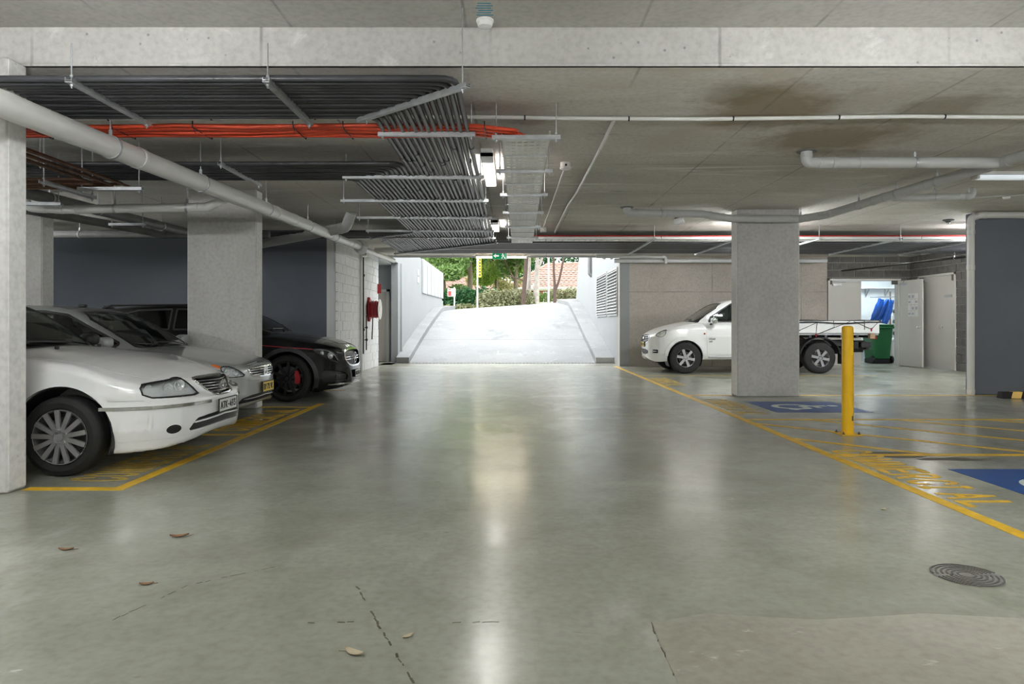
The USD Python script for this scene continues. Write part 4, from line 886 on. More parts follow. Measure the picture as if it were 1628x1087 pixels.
def lamp(B, c, poly, ang, bowls, depth=.07, ext=None, frame_w=.012, near=.2, inside='lamp_inside'):
    """headlight pair: dark rim, housing, bowls and a clear lens; returns the pocket to cut"""
    pr = dir_prism(poly, ang, near, 1.8); 
    for e in (1, -1):
        m_ = (lambda q: q) if e > 0 else mirror
        p = B.put('headlight', m_((c.shell(-depth + .012, -depth)) ^ pr), inside, smooth=40)
        B.put('lens', m_(c.shell(-.001, -.005) ^ pr), 'glass_clear', p, skin=True)
        B.put('lamp_rim', m_(c.shell(.003, -.010) ^ dir_prism(poly.buffer(.003).difference(poly.buffer(-frame_w)), ang, near, 1.8)), 'black_plastic', p)
        a = math.radians(ang)
        for (x, y, z, r) in bowls:
            s_ = 1 if e > 0 else -1
            B.put('reflector_bowl', lathe([(r * .25, 0), (r * .55, .004), (r * .85, .013), (r, .026), (r * 1.08, .026), (r * 1.08, .02), (r * .9, .002)], (x - .026, y * s_, z), (1, .5 * math.tan(a) * s_, 0), 22), 'reflector', p)
            B.put('bulb', trimesh.creation.icosphere(2, r * .28).apply_translation((x - .018, y * s_, z)), 'reflector', p)
    return two(pr) ^ c.shell(.03, -depth + .006)
def grille(B, c, poly, bars, m_bar, m_frame, depth=.05, bar_h=.010, frame_w=.014, x0=.3, vertical=None, fr=True):
    pr = front_prism(poly, x0, 1.4)
    g = B.put('grille', c.shell(-depth + .012, -depth) ^ pr, 'black_plastic')
    if fr: B.put('grille_frame', c.shell(.007, -.03) ^ front_prism(poly.buffer(.004).difference(poly.buffer(-frame_w)), x0, 1.4), m_frame, g)
    for z in bars: B.put('grille_bar', c.shell(-.004, -.03) ^ pr ^ box3(0, 2, -1, 1, z - bar_h / 2, z + bar_h / 2), m_bar, g)
    return pr ^ c.shell(.03, -depth + .006)
def side_mirror(B, x, y, z, m, w=.19, h=.12):
    for e in (1, -1):
        p = B.put('mirror', superell((x, e * y, z), (.07, w / 2, h / 2)), m, smooth=60)
        B.put('mirror_arm', obox((x, e * (y - w * .3), z - h * .35), (x + .04, e * (y - w * .75), z - h * .6), .05, .035, .008), 'black_plastic', p)
        B.put('mirror_glass', superell((x - .05, e * y, z), (.022, w / 2 - .012, h / 2 - .012)), 'chrome', p)
def superell(c, r, n=3.2):
    t = trimesh.creation.icosphere(3); v = t.vertices; k = (np.abs(v) ** n).sum(1) ** (-1 / n); t.vertices = v * k[:, None] * np.array(r) + np.array(c); return t
def wipers(B, pts):
    for a, b, c_ in pts:
        p = B.put('wiper', tube([a, b], .006, 6), 'black_plastic'); B.put('wiper_blade', obox(b, c_, .012, .014), 'black_plastic', p)
def ell(u, z, a, b, n=20): return Polygon([(u + a * math.cos(t), z + b * math.sin(t)) for t in np.linspace(0, 2 * math.pi, n, endpoint=False)])

# =============================== white sedan
c1 = Car([(.45, .20), (.72, .205), (.82, .235), (.866, .30), (.885, .38), (.888, .47), (.874, .535), (.845, .60), (.825, .675), (.76, .728), (.49, .805), (.11, .885), (-.18, .922), (-.62, .965), (-2.9, .99), (-3.1, 1.02), (-3.72, 1.0), (-3.86, .93), (-3.90, .62), (-3.88, .42), (-3.75, .26), (-3.5, .20)],
         [(-3.95, .0), (-3.93, .55), (-3.80, .77), (-3.3, .88), (-2.2, .915), (-.6, .915), (.0, .90), (.35, .87), (.58, .79), (.74, .64), (.83, .42), (.885, .15), (.89, 0)],
         [(.2, .05), (.34, .0), (.62, .0), (.80, .03), (.92, .10), (1.0, .16)], .085,
         [(-.50, .86), (-.62, .945), (-1.05, 1.235), (-1.35, 1.375), (-1.75, 1.435), (-2.25, 1.44), (-2.65, 1.385), (-3.0, 1.21), (-3.35, 1.0), (-3.4, .86)],
         [(-3.42, .0), (-3.35, .62), (-2.6, .80), (-1.6, .815), (-.9, .77), (-.62, .66), (-.46, .35), (-.44, 0)], .42, .05, vee=(.32, .53))
B1 = Builder('white_sedan', 'white sedan with a chrome grille and many-spoked wheels, nearest to the camera', 'car', (-3.38, 6.17), 1, c1); B1.axz = .30
hp = smooth_poly(up([(.528, .782, .678), (.567, .786, .577), (.734, .61, .571), (.812, .355, .568), (.772, .352, .611), (.744, .380, .648), (.713, .403, .684), (.677, .414, .712), (.651, .465, .714), (.648, .523, .700), (.59, .668, .692)], 40), 1)
pk = [lamp(B1, c1, hp, 40, [(.563, .69, .625, .044), (.657, .565, .628, .046), (.70, .455, .652, .042)], depth=.034, frame_w=.008)]
gp = smooth_poly([(-.325, .697), (-.2, .710), (0, .714), (.2, .710), (.325, .697), (.28, .64), (.205, .562), (.14, .544), (0, .540), (-.14, .544), (-.205, .562), (-.28, .64)], 1)
pk.append(grille(B1, c1, gp, [.575, .598, .621, .644, .667, .690], 'steel', 'chrome', bar_h=.007))
ip = smooth_poly([(-.52, .285), (-.46, .36), (-.40, .392), (0, .412), (.40, .392), (.46, .36), (.52, .285), (.40, .292), (0, .31), (-.40, .292)], 1)
pr = front_prism(ip, .3, 1.4); pk.append(pr ^ c1.shell(.03, -.05)); B1.put('air_intake', c1.shell(-.04, -.056) ^ pr, 'black_plastic')
B1.put('intake_bar', c1.shell(.0, -.02) ^ front_prism(Polygon([(-.45, .345), (0, .366), (.45, .345), (.45, .357), (0, .380), (-.45, .357)]), .3, 1.4), 'paint_white')
fg = ell(up([(.728, .629, 0)], 40)[0][0], .32, .062, .035); fp = dir_prism(fg, 40, .2, 1.8); pk.append(two(fp) ^ c1.shell(.03, -.04))
for e in (1, -1): B1.put('fog_lamp_cover', (lambda q: q if e > 0 else mirror(q))(c1.shell(-.006, -.05) ^ fp), 'black_plastic')
hood = [(-.56, .735), (-.1, .745), (.30, .705), (.50, .62), (.63, .50), (.68, .40), (.715, .33)]
gr = [two(top_prism(LineString(hood).buffer(.003), .60, 1.2)) ^ c1.shell(.02, -.015), groove([(.34, .56), (.57, .56)]) ^ c1.shell(.02, -.012), groove([(-.72, .25), (-.70, .60), (-.62, .93)]) ^ c1.shell(.02, -.012), groove([(-1.97, .25), (-1.97, .97)]) ^ c1.shell(.02, -.012), groove([(.40, .245), (.72, .255), (.84, .28)]) ^ c1.shell(.02, -.006)]
SC = smooth_poly([(-.55, 0), (-.57, .3), (-.66, .58), (-.72, .655), (-1.33, .585), (-1.355, 0), (-1.33, -.585), (-.72, -.655), (-.66, -.58), (-.57, -.3)], 1)
RW = Polygon([(-2.72, .54), (-3.26, .60), (-3.26, -.60), (-2.72, -.54)]).buffer(-.03).buffer(.03)
SW = [Polygon([(-.80, 1.0), (-1.38, 1.318), (-1.6, 1.35), (-1.93, 1.355), (-1.93, 1.0)]).buffer(-.02).buffer(.02), Polygon([(-2.0, 1.0), (-2.0, 1.355), (-2.45, 1.325), (-2.95, 1.08), (-2.98, 1.0)]).buffer(-.02).buffer(.02)]
carve(B1, c1, 'paint_white', SC, RW, SW, .90, (-3.2, -.85, -.8, .8, .38, 1.0), [(0, .305, .372, .52), (-2.72, .305, .372, .52)], gr, pk, None)
for x in (0, -2.72): liner(B1, x, .372, .46, .86)
for e in (1, -1): B1.put('bumper_strip', c1.shell(.008, -.01) ^ box3(.28, 1, .255 if e > 0 else -1, 1 if e > 0 else -.255, .490, .516), 'chrome')
for x in (0, -2.72):
    for e in (1, -1): wheel(B1, x, e * .90, .300, .205, .207, 13, 'rim_silver', side=e, hubr=.36, wide=.56)
plate(B1, (.893, 0, .452), (0, 1, 0), (0, 0, 1), .372, .105, 'ATK-493', 'plate_white', 'plate_ink')
def rings(B, x, z, s, m, par):
    r = lambda a, b, w, oz=0: prism(ell(0, oz, a, b, 26).difference(ell(0, oz, a - w, b - w, 26)), .010, frame((x, 0, z), (0, 1, 0), (0, 0, 1)))
    B.put('emblem', [r(s, s * .68, s * .13), r(s * .30, s * .62, s * .11), r(s * .62, s * .25, s * .11, s * .36)], m, par)
rings(B1, .846, .622, .062, 'chrome', None)
side_mirror(B1, -.90, .985, .99, 'black_plastic')
for e in (1, -1):
    B1.put('door_handle', [obox((-1.75, e * .905, .86), (-1.92, e * .905, .86), .03, .03, .008)], 'paint_white'); B1.put('tail_light', (c1.shell(.002, -.03) ^ box3(-4, -3.6, .45 if e > 0 else -1, 1 if e > 0 else -.45, .72, .92)), 'tail_red')
wipers(B1, [((-.60, .45, .955), (-.66, .30, .985), (-.69, -.25, .998)), ((-.60, -.12, .965), (-.67, -.25, .985), (-.76, -.60, 1.0))])
seats(B1, -1.45, .62, (-.37, .37)); seats(B1, -2.5, .62, (-.37, .37)); steering(B1, -1.15, -.37, .93)
[B1.put('washer_nozzle', bx(-.42, -.39, e * .3 - .012, e * .3 + .012, .935, .962, .004), 'black_plastic') for e in (-1, 1)]

# =============================== silver sedan
c2 = Car([(.4, .19), (.70, .20), (.82, .225), (.87, .28), (.885, .38), (.88, .47), (.865, .535), (.83, .60), (.80, .665), (.71, .715), (.45, .785), (.1, .845), (-.3, .893), (-2.6, .95), (-2.8, .98), (-3.35, .97), (-3.5, .90), (-3.53, .6), (-3.5, .4), (-3.4, .25), (-3.1, .19)],
         [(-3.58, 0), (-3.55, .55), (-3.4, .74), (-2.9, .83), (-1.8, .85), (-.5, .85), (.0, .845), (.35, .81), (.58, .73), (.74, .58), (.83, .38), (.88, .14), (.886, 0)],
         [(.2, .05), (.34, .0), (.60, .0), (.78, .03), (.90, .09), (1.0, .15)], .08,
         [(-.2, .80), (-.30, .872), (-.75, 1.15), (-1.08, 1.302), (-1.4, 1.36), (-1.9, 1.368), (-2.3, 1.32), (-2.65, 1.16), (-3.0, .96), (-3.05, .80)],
         [(-3.07, 0), (-3.0, .56), (-2.4, .73), (-1.5, .755), (-.6, .73), (-.30, .64), (-.14, .32), (-.12, 0)], .42, .05)
B2 = Builder('silver_sedan', 'silver grey sedan with a yellow number plate between the white sedan and the pillar', 'car', (-3.81, 8.45), 1, c2); B2.axz = .30

LP = [(.603, .695, .648), (.614, .678, .674), (.65, .65, .678), (.684, .61, .670), (.755, .534, .621), (.798, .449, .553), (.72, .60, .548), (.667, .648, .553), (.631, .678, .60)]
pk = [lamp(B2, c2, smooth_poly(up(LP, 42), 1), 42, [(.665, .62, .615, .045), (.73, .54, .60, .04)], depth=.042, frame_w=.005)]
op = dir_prism(smooth_poly(up([(.50, .735, .705), (.575, .70, .692), (.605, .683, .672), (.600, .697, .650), (.55, .72, .672)], 50), 1), 50, .2, 1.8)
for e in (1, -1): B2.put('indicator', (lambda q: q if e > 0 else mirror(q))(c2.shell(.004, -.02) ^ op), 'lamp_orange')
pk.append(grille(B2, c2, smooth_poly([(-.42, .632), (-.2, .650), (0, .655), (.2, .650), (.42, .632), (.38, .575), (.32, .535), (0, .525), (-.32, .535), (-.38, .575)], 1), [.555, .582, .609, .634], 'steel', 'chrome', bar_h=.012))
B2.put('hood_chrome', c2.shell(.008, -.01) ^ front_prism(Polygon([(-.40, .662), (0, .682), (.40, .662), (.40, .672), (0, .694), (-.40, .672)]), .5, 1.2), 'chrome')
B2.put('emblem', [prism(sbox(-.05, -.042, .05, .042).buffer(.012).difference(sbox(-.045, -.037, .045, .037)), .010, frame((.853, 0, .592), (0, 1, 0), (0, 0, 1))), prism(unary_union([LineString([(-.03, -.035), (-.025, .035)]).buffer(.008), LineString([(.03, -.035), (.025, .035)]).buffer(.008), LineString([(-.03, 0), (.03, 0)]).buffer(.007)]), .010, frame((.853, 0, .592), (0, 1, 0), (0, 0, 1)))], 'chrome')
ip = smooth_poly([(-.56, .235), (-.48, .325), (0, .352), (.48, .325), (.56, .235), (.40, .252), (0, .268), (-.40, .252)], 1); pr = front_prism(ip, .3, 1.4)
pk.append(pr ^ c2.shell(.03, -.05)); B2.put('air_intake', c2.shell(-.04, -.056) ^ pr, 'black_plastic'); B2.put('intake_bar', c2.shell(-.002, -.02) ^ front_prism(Polygon([(-.45, .282), (0, .304), (.45, .282), (.45, .292), (0, .316), (-.45, .292)]), .3, 1.4), 'steel')
gr = [two(top_prism(LineString([(-.30, .70), (.2, .69), (.45, .65), (.60, .62), (.70, .56), (.775, .44)]).buffer(.003), .55, 1.2)) ^ c2.shell(.02, -.015), groove([(-.62, .24), (-.60, .60), (-.42, .87)]) ^ c2.shell(.02, -.012), groove([(-1.85, .24), (-1.85, .92)]) ^ c2.shell(.02, -.012), front_prism(LineString([(-.75, .545), (-.4, .50), (0, .49), (.4, .50), (.75, .545)]).buffer(.0025), .4, 1.2) ^ c2.shell(.02, -.008)]
SC = smooth_poly([(-.24, 0), (-.26, .3), (-.33, .55), (-.40, .625), (-1.05, .545), (-1.08, 0), (-1.05, -.545), (-.40, -.625), (-.33, -.55), (-.26, -.3)], 1)
RW = Polygon([(-2.40, .50), (-2.92, .54), (-2.92, -.54), (-2.40, -.50)]).buffer(-.03).buffer(.03)
SW = [Polygon([(-.46, .905), (-1.14, 1.245), (-1.4, 1.285), (-1.82, 1.29), (-1.82, .905)]).buffer(-.02).buffer(.02), Polygon([(-1.89, .905), (-1.89, 1.29), (-2.2, 1.265), (-2.62, 1.05), (-2.68, .93)]).buffer(-.02).buffer(.02)]
carve(B2, c2, 'paint_silver', SC, RW, SW, .83, (-2.9, -.6, -.72, .72, .36, .93), [(0, .30, .36, .48), (-2.6, .30, .36, .48)], gr, pk, None, dash_x=-.75)
for x in (0, -2.6):
    liner(B2, x, .36, .42, .79)
    for e in (1, -1): wheel(B2, x, e * .835, .300, .195, .195, 5, 'rim_silver', side=e, hubr=.3)
plate(B2, (.888, 0, .405), (0, 1, 0), (0, 0, 1), .372, .115, 'BY 71 VL', 'plate_yellow', 'plate_ink')
side_mirror(B2, -.55, .90, .945, 'paint_silver')
for e in (1, -1): B2.put('door_handle', obox((-1.62, e * .845, .80), (-1.78, e * .845, .80), .03, .03, .008), 'paint_silver'); B2.put('tail_light', (c2.shell(.002, -.03) ^ box3(-4, -3.25, .42 if e > 0 else -1, 1 if e > 0 else -.42, .68, .88)), 'tail_red')
wipers(B2, [((-.28, .35, .895), (-.34, .22, .925), (-.36, -.25, .935)), ((-.27, -.2, .895), (-.34, -.3, .915), (-.44, -.58, .93))])
seats(B2, -1.05, .56, (-.35, .35), 'seat_grey'); seats(B2, -2.05, .56, (-.35, .35), 'seat_grey'); steering(B2, -.85, -.35, .86)
p = B2.put('rear_view_mirror', superell((-1.02, 0, 1.215), (.02, .11, .035)), 'black_plastic'); p = B2.put('hanging_charm', [tube([(-1.0, 0, 1.19), (-.995, .005, 1.13)], .003, 5), superell((-.995, .005, 1.10), (.018, .022, .03)), superell((-.995, .005, 1.055), (.012, .02, .022))], 'lamp_orange_pale')
B2.put('sun_visor', [bx(-1.16, -1.10, y0, y0 + .42, 1.17, 1.285, .01) for y0 in (-.48, .06)], 'visor')
B2.put('roof_aerial', superell((-1.16, -.28, 1.352), (.05, .022, .02)), 'black_plastic')

# =============================== black crossover
c3 = Car([(.45, .21), (.70, .20), (.81, .215), (.845, .27), (.84, .36), (.815, .48), (.79, .60), (.76, .72), (.70, .80), (.58, .865), (.44, .912), (.1, .965), (-.3, 1.02), (-2.4, 1.06), (-3.2, 1.06), (-3.42, .98), (-3.5, .75), (-3.5, .45), (-3.35, .25), (-3.0, .21)],
         [(-3.55, 0), (-3.52, .6), (-3.35, .80), (-2.8, .88), (-1.6, .90), (-.3, .90), (.25, .88), (.48, .82), (.64, .70), (.76, .50), (.83, .25), (.845, 0)],
         [(.2, .06), (.34, .0), (.72, .0), (.88, .04), (.98, .10), (1.08, .16)], .10,
         [(-.25, .93), (-.36, 1.03), (-.72, 1.24), (-1.05, 1.375), (-1.5, 1.44), (-2.2, 1.435), (-2.9, 1.375), (-3.2, 1.25), (-3.42, 1.02), (-3.44, .93)],
         [(-3.46, 0), (-3.4, .60), (-2.6, .78), (-1.4, .80), (-.6, .77), (-.36, .66), (-.2, .34), (-.18, 0)], .40, .05)
B3 = Builder('black_hatchback', 'black crossover with black wheels and red brake calipers beside the block wall', 'car', (-3.29, 11.18), 1, c3); B3.axz = .345

HL = [(.35, .845, .768), (.438, .815, .782), (.53, .77, .772), (.615, .708, .745), (.676, .64, .675), (.71, .587, .567), (.64, .69, .582), (.564, .757, .626), (.475, .811, .693)]
pk = [lamp(B3, c3, smooth_poly(up(HL, 48), 1), 48, [(.60, .685, .675, .048), (.50, .77, .715, .03)], inside='lamp_black')]
drl = dir_prism(LineString(chaikin(up([(.36, .84, .755), (.44, .815, .768), (.56, .75, .755), (.64, .68, .70), (.69, .61, .60)], 48), 2, False)).buffer(.006), 48, .2, 1.8)
for e in (1, -1): B3.put('light_strip', (lambda q: q if e > 0 else mirror(q))(c3.shell(-.008, -.018) ^ drl), 'reflector')
pk.append(grille(B3, c3, smooth_poly([(-.50, .70), (-.40, .755), (0, .768), (.40, .755), (.50, .70), (.46, .57), (.30, .495), (0, .485), (-.30, .495), (-.46, .57)], 1), [.60, .635], 'chrome', 'chrome', bar_h=.016, frame_w=.022))
star = unary_union([ell(0, 0, .085, .085, 28).difference(ell(0, 0, .074, .074, 28))] + [Polygon([(.012 * math.cos(a + 1.57), .012 * math.sin(a + 1.57)), (.078 * math.cos(a), .078 * math.sin(a)), (.012 * math.cos(a - 1.57), .012 * math.sin(a - 1.57))]) for a in (math.pi / 2, math.pi * 7 / 6, math.pi * 11 / 6)])
B3.put('emblem', prism(star, .012, frame((.797, 0, .618), (0, 1, 0), (0, 0, 1))), 'chrome')
for e in (1, -1):
    q = (lambda w: w if e > 0 else mirror(w)); fp = dir_prism(smooth_poly(up([(.496, .801, .438), (.552, .766, .464), (.788, .398, .405), (.775, .42, .264), (.62, .69, .262), (.481, .778, .269)], 38), 1), 38, .2, 1.8)
    B3.put('air_intake', q(c3.shell(-.03, -.044) ^ fp), 'black_plastic'); B3.put('intake_fin', q(c3.shell(.004, -.03) ^ fp ^ box3(0, 1, 0, 1, .285, .297)), 'black_gloss_trim')
    if e > 0: pk.append(two(fp) ^ c3.shell(.03, -.036))
    B3.put('pinstripe', q(c3.shell(.002, -.006) ^ side_prism(LineString([(-1.9, .875), (-.35, .826), (.36, .772)]).buffer(.006), .3, 1.2)), 'caliper_red')
    B3.put('arch_cladding', q(c3.shell(.016, -.02) ^ side_prism(Point(0, .345).buffer(.455).difference(Point(0, .345).buffer(.395)).intersection(sbox(-1, .2, 1, 1)), .4, 1.2)), 'cladding'); B3.put('arch_cladding', q(c3.shell(.016, -.02) ^ side_prism(Point(-2.70, .345).buffer(.455).difference(Point(-2.70, .345).buffer(.395)).intersection(sbox(-4, .2, 0, 1)), .4, 1.2)), 'cladding')
B3.put('front_lip', c3.shell(.022, -.01) ^ box3(.5, 1, -.72, .72, .232, .252), 'chrome')
gr = [two(top_prism(LineString([(-.40, .735), (.1, .72), (.38, .70), (.55, .64), (.66, .56), (.73, .44)]).buffer(.003), .6, 1.3)) ^ c3.shell(.02, -.015), groove([(-.60, .25), (-.58, .60), (-.45, 1.0)]) ^ c3.shell(.02, -.012), groove([(-1.75, .25), (-1.75, 1.04)]) ^ c3.shell(.02, -.012)]
gr += [two(top_prism(LineString([(-.35, .42), (.3, .36), (.60, .28)]).buffer(.012), .6, 1.3)) ^ c3.shell(.02, -.004)]
SC = smooth_poly([(-.30, 0), (-.32, .3), (-.40, .56), (-.47, .64), (-1.02, .57), (-1.05, 0), (-1.02, -.57), (-.47, -.64), (-.40, -.56), (-.32, -.3)], 1)
RW = Polygon([(-3.0, .52), (-3.33, .56), (-3.33, -.56), (-3.0, -.52)]).buffer(-.03).buffer(.03)
SW = [Polygon([(-.55, 1.055), (-1.08, 1.32), (-1.4, 1.362), (-1.72, 1.365), (-1.72, 1.06)]).buffer(-.02).buffer(.02), Polygon([(-1.79, 1.06), (-1.79, 1.365), (-2.3, 1.345), (-2.75, 1.24), (-2.85, 1.09)]).buffer(-.02).buffer(.02)]
carve(B3, c3, 'paint_black', SC, RW, SW, .96, (-3.1, -.65, -.76, .76, .42, 1.06), [(0, .345, .40, .5), (-2.70, .345, .40, .5)], gr, pk, None, glass='glass_dark', dash_x=-.8)
for x in (0, -2.70):
    liner(B3, x, .40, .45, .83)
    for e in (1, -1): wheel(B3, x, e * .875, .345, .235, .248, 10, 'rim_black', side=e, caliper='caliper_red' if e < 0 else None, hubr=.27, wide=.42)
plate(B3, (.842, 0, .375), (0, 1, 0), (0, 0, 1), .372, .105, 'DGR 84 P', 'plate_white', 'plate_ink')
side_mirror(B3, -.72, .98, 1.08, 'paint_black')
for e in (1, -1): B3.put('door_handle', obox((-1.5, e * .895, .90), (-1.68, e * .895, .90), .03, .03, .008), 'paint_black'); B3.put('roof_rail', tube([(-1.2, e * .60, 1.40), (-1.3, e * .61, 1.43), (-2.7, e * .61, 1.42), (-2.85, e * .60, 1.375)], .014, 8), 'black_gloss_trim'); B3.put('tail_light', (c3.shell(.002, -.03) ^ box3(-4, -3.3, .45 if e > 0 else -1, 1 if e > 0 else -.45, .82, .98)), 'tail_red')
wipers(B3, [((-.33, .40, 1.03), (-.42, .24, 1.07), (-.42, -.25, 1.075)), ((-.32, -.18, 1.035), (-.42, -.3, 1.07), (-.52, -.58, 1.08))])
seats(B3, -1.15, .68, (-.36, .36)); seats(B3, -2.15, .68, (-.36, .36)); steering(B3, -.85, -.36, 1.0)

# =============================== utility truck
c4 = Car([(.40, .33), (.62, .29), (.76, .315), (.815, .40), (.828, .52), (.822, .66), (.805, .76), (.775, .85), (.69, .925), (.54, 1.015), (.33, 1.092), (0, 1.165), (-.25, 1.21), (-.5, 1.20), (-2.2, 1.19), (-2.24, 1.1), (-2.25, .5), (-2.22, .40), (-2.1, .385), (-.6, .385)],
         [(-2.28, 0), (-2.27, .6), (-2.24, .82), (-1.9, .86), (-.4, .865), (.1, .855), (.42, .82), (.62, .73), (.735, .56), (.80, .3), (.83, 0)],
         [(.3, .05), (.45, .0), (.85, .0), (1.02, .035), (1.12, .08), (1.2, .13)], .10,
         [(-.12, 1.10), (-.24, 1.20), (-.62, 1.45), (-.93, 1.64), (-1.12, 1.70), (-1.5, 1.725), (-2.0, 1.71), (-2.17, 1.62), (-2.22, 1.3), (-2.23, 1.10)],
         [(-2.24, 0), (-2.23, .60), (-2.15, .74), (-1.4, .765), (-.6, .74), (-.3, .66), (-.14, .34), (-.12, 0)], .28, .05)
B4 = Builder('utility_truck', 'white tray-back utility truck parked behind the wide pillar', 'truck', (3.97, 17.0), -1, c4); B4.axz = .36

HL = [(.655, .655, .895), (.52, .68, .975), (.396, .72, 1.02), (.41, .77, .96), (.446, .795, .89), (.528, .771, .832), (.60, .72, .838)]
pk = [lamp(B4, c4, smooth_poly(up(HL, 52), 1), 52, [(.58, .685, .885, .052), (.47, .74, .945, .042)], inside='reflector_soft', depth=.03, frame_w=.004)]
pk.append(grille(B4, c4, smooth_poly([(-.42, .70), (-.45, .80), (-.42, .875), (0, .89), (.42, .875), (.45, .80), (.42, .70), (0, .69)], 1), [.735, .775, .815, .855], 'steel', 'chrome', x0=.4))
B4.put('grille_badge', superell((.80, 0, .80), (.02, .07, .035), 2.2), 'chrome')
ip = smooth_poly([(-.42, .42), (-.40, .55), (.40, .55), (.42, .42)], 1); pr = front_prism(ip, .3, 1.4); pk.append(pr ^ c4.shell(.03, -.05)); B4.put('air_intake', c4.shell(-.04, -.056) ^ pr, 'black_plastic')
fp = dir_prism(Polygon(up([(.70, .58, .545), (.60, .725, .545), (.60, .725, .465), (.70, .58, .465)], 50)).buffer(-.02).buffer(.02), 50, .2, 1.8); pk.append(two(fp) ^ c4.shell(.03, -.045))
for e in (1, -1):
    q = (lambda w: w if e > 0 else mirror(w)); p = B4.put('fog_lamp', q(c4.shell(-.035, -.05) ^ fp), 'black_plastic'); B4.put('fog_bar', q(c4.shell(-.004, -.03) ^ fp ^ box3(0, 1, 0, 1, .497, .513)), 'chrome', p)
    B4.put('wheel_arch_flare', q(c4.shell(.030, -.03) ^ side_prism(Point(0, .37).buffer(.475).difference(Point(0, .37).buffer(.398)).intersection(sbox(-1, .40, 1, 1.2)), .35, 1.2)), 'paint_ute', smooth=40)
    B4.put('indicator', superell((-.435, e * .862, .915), (.022, .012, .02), 2.2), 'tail_red'); B4.put('sill_step', bx(-2.0, -.52, e * .80 - .06, e * .80 + .06, .36, .41, .015), 'pvc_grey')
    B4.put('door_handle', obox((-1.36, e * .865, 1.02), (-1.54, e * .865, 1.02), .03, .035, .008), 'chrome')
    t = meshkit.text_mesh('V240', .042, .004, True); t2 = meshkit.text_mesh('4X2', .03, .004, True); t2.apply_translation((0, -.055, 0)); tt = cat_([t, t2]); tt.apply_transform(frame((-.53 if e > 0 else -.67, e * .868, .775), (-e, 0, 0), (0, 0, 1))); B4.put('badge', tt, 'plate_ink', smooth=False)
gr = [two(top_prism(LineString([(-.24, .735), (.1, .72), (.38, .685), (.58, .655), (.66, .60), (.72, .45)]).buffer(.003), .75, 1.4)) ^ c4.shell(.02, -.015), groove([(-.50, .43), (-.48, 1.05), (-.42, 1.16)]) ^ c4.shell(.02, -.012), groove([(-1.50, .43), (-1.50, 1.18)]) ^ c4.shell(.02, -.012), groove([(.36, .755), (.46, .80), (.62, .845)]) ^ c4.shell(.02, -.012), groove([(-.50, .455), (-2.2, .455)]) ^ c4.shell(.02, -.012)]
SC = smooth_poly([(-.17, 0), (-.19, .3), (-.26, .55), (-.33, .635), (-.91, .58), (-.93, 0), (-.91, -.58), (-.33, -.635), (-.26, -.55), (-.19, -.3)], 1)
RW = Polygon([(-2.13, .52), (-2.20, .55), (-2.20, -.55), (-2.13, -.52)])
SW = [Polygon([(-.56, 1.185), (-.62, 1.30), (-1.10, 1.60), (-1.25, 1.635), (-1.46, 1.64), (-1.46, 1.185)]).buffer(-.02).buffer(.02), Polygon([(-1.54, 1.185), (-1.54, 1.64), (-1.85, 1.635), (-2.08, 1.58), (-2.08, 1.185)]).buffer(-.02).buffer(.02)]
carve(B4, c4, 'paint_ute', SC, RW, SW, 1.13, (-2.1, -.6, -.74, .74, .60, 1.2), [(0, .37, .40, .5)], gr, pk, None, dash_x=-.7)
liner(B4, 0, .40, .45, .80)
for x in (0, -3.08):
    for e in (1, -1): wheel(B4, x, e * (.885 if x == 0 else .87), .36, .235, .21, 6, 'rim_silver', side=e, hubr=.36, wide=.5, nuts=6)
plate(B4, (.815, 0, .655), (0, 1, 0), (0, 0, 1), .372, .115, 'BK 52 TR', 'plate_yellow', 'plate_ink')
side_mirror(B4, -.62, .97, 1.215, 'chrome', w=.20, h=.15)
wipers(B4, [((-.2, .4, 1.21), (-.28, .28, 1.25), (-.28, -.2, 1.255))])
seats(B4, -1.0, .80, (-.36, .36)); steering(B4, -.75, -.36, 1.14)
# tray
for e in (1, -1): B4.put('side_board', bx(-4.42, -2.42, e * .87 - .015, e * .87 + .015, .925, 1.205, .006), 'paint_ute')
B4.put('tail_board', bx(-4.44, -4.41, -.85, .85, .925, 1.205, .006), 'paint_ute'); B4.put('tray_floor', bx(-4.42, -2.40, -.85, .85, .88, .925, .006), 'galvanised')
hb = B4.put('headboard', [bx(-2.40, -2.36, e * .82 - .025, e * .82 + .025, .90, 1.68, .006) for e in (1, -1)] + [bx(-2.40, -2.36, -.82, .82, z, z + .05, .006) for z in (1.2, 1.63)], 'steel_dark')
R2 = random.Random(4); xs_, ys_ = np.linspace(-4.47, -2.38, 24), np.linspace(-.91, .91, 17)
sheet_ = sheet(xs_, ys_, lambda x, y: 1.225 + .012 * np.sin(x * 5.1 + y) * np.cos(y * 3) - .05 * np.maximum(np.abs(y) - .86, 0) / .05 + .012 * np.sin(x * 2.2), .018)
B4.put('tarpaulin', sheet_, 'tarp', smooth=60)
zz = lambda pts: [((-((px - 814) / F * 16.12 - 3.97)), (HC - (py - 514) / F * 16.12)) for px, py in pts]
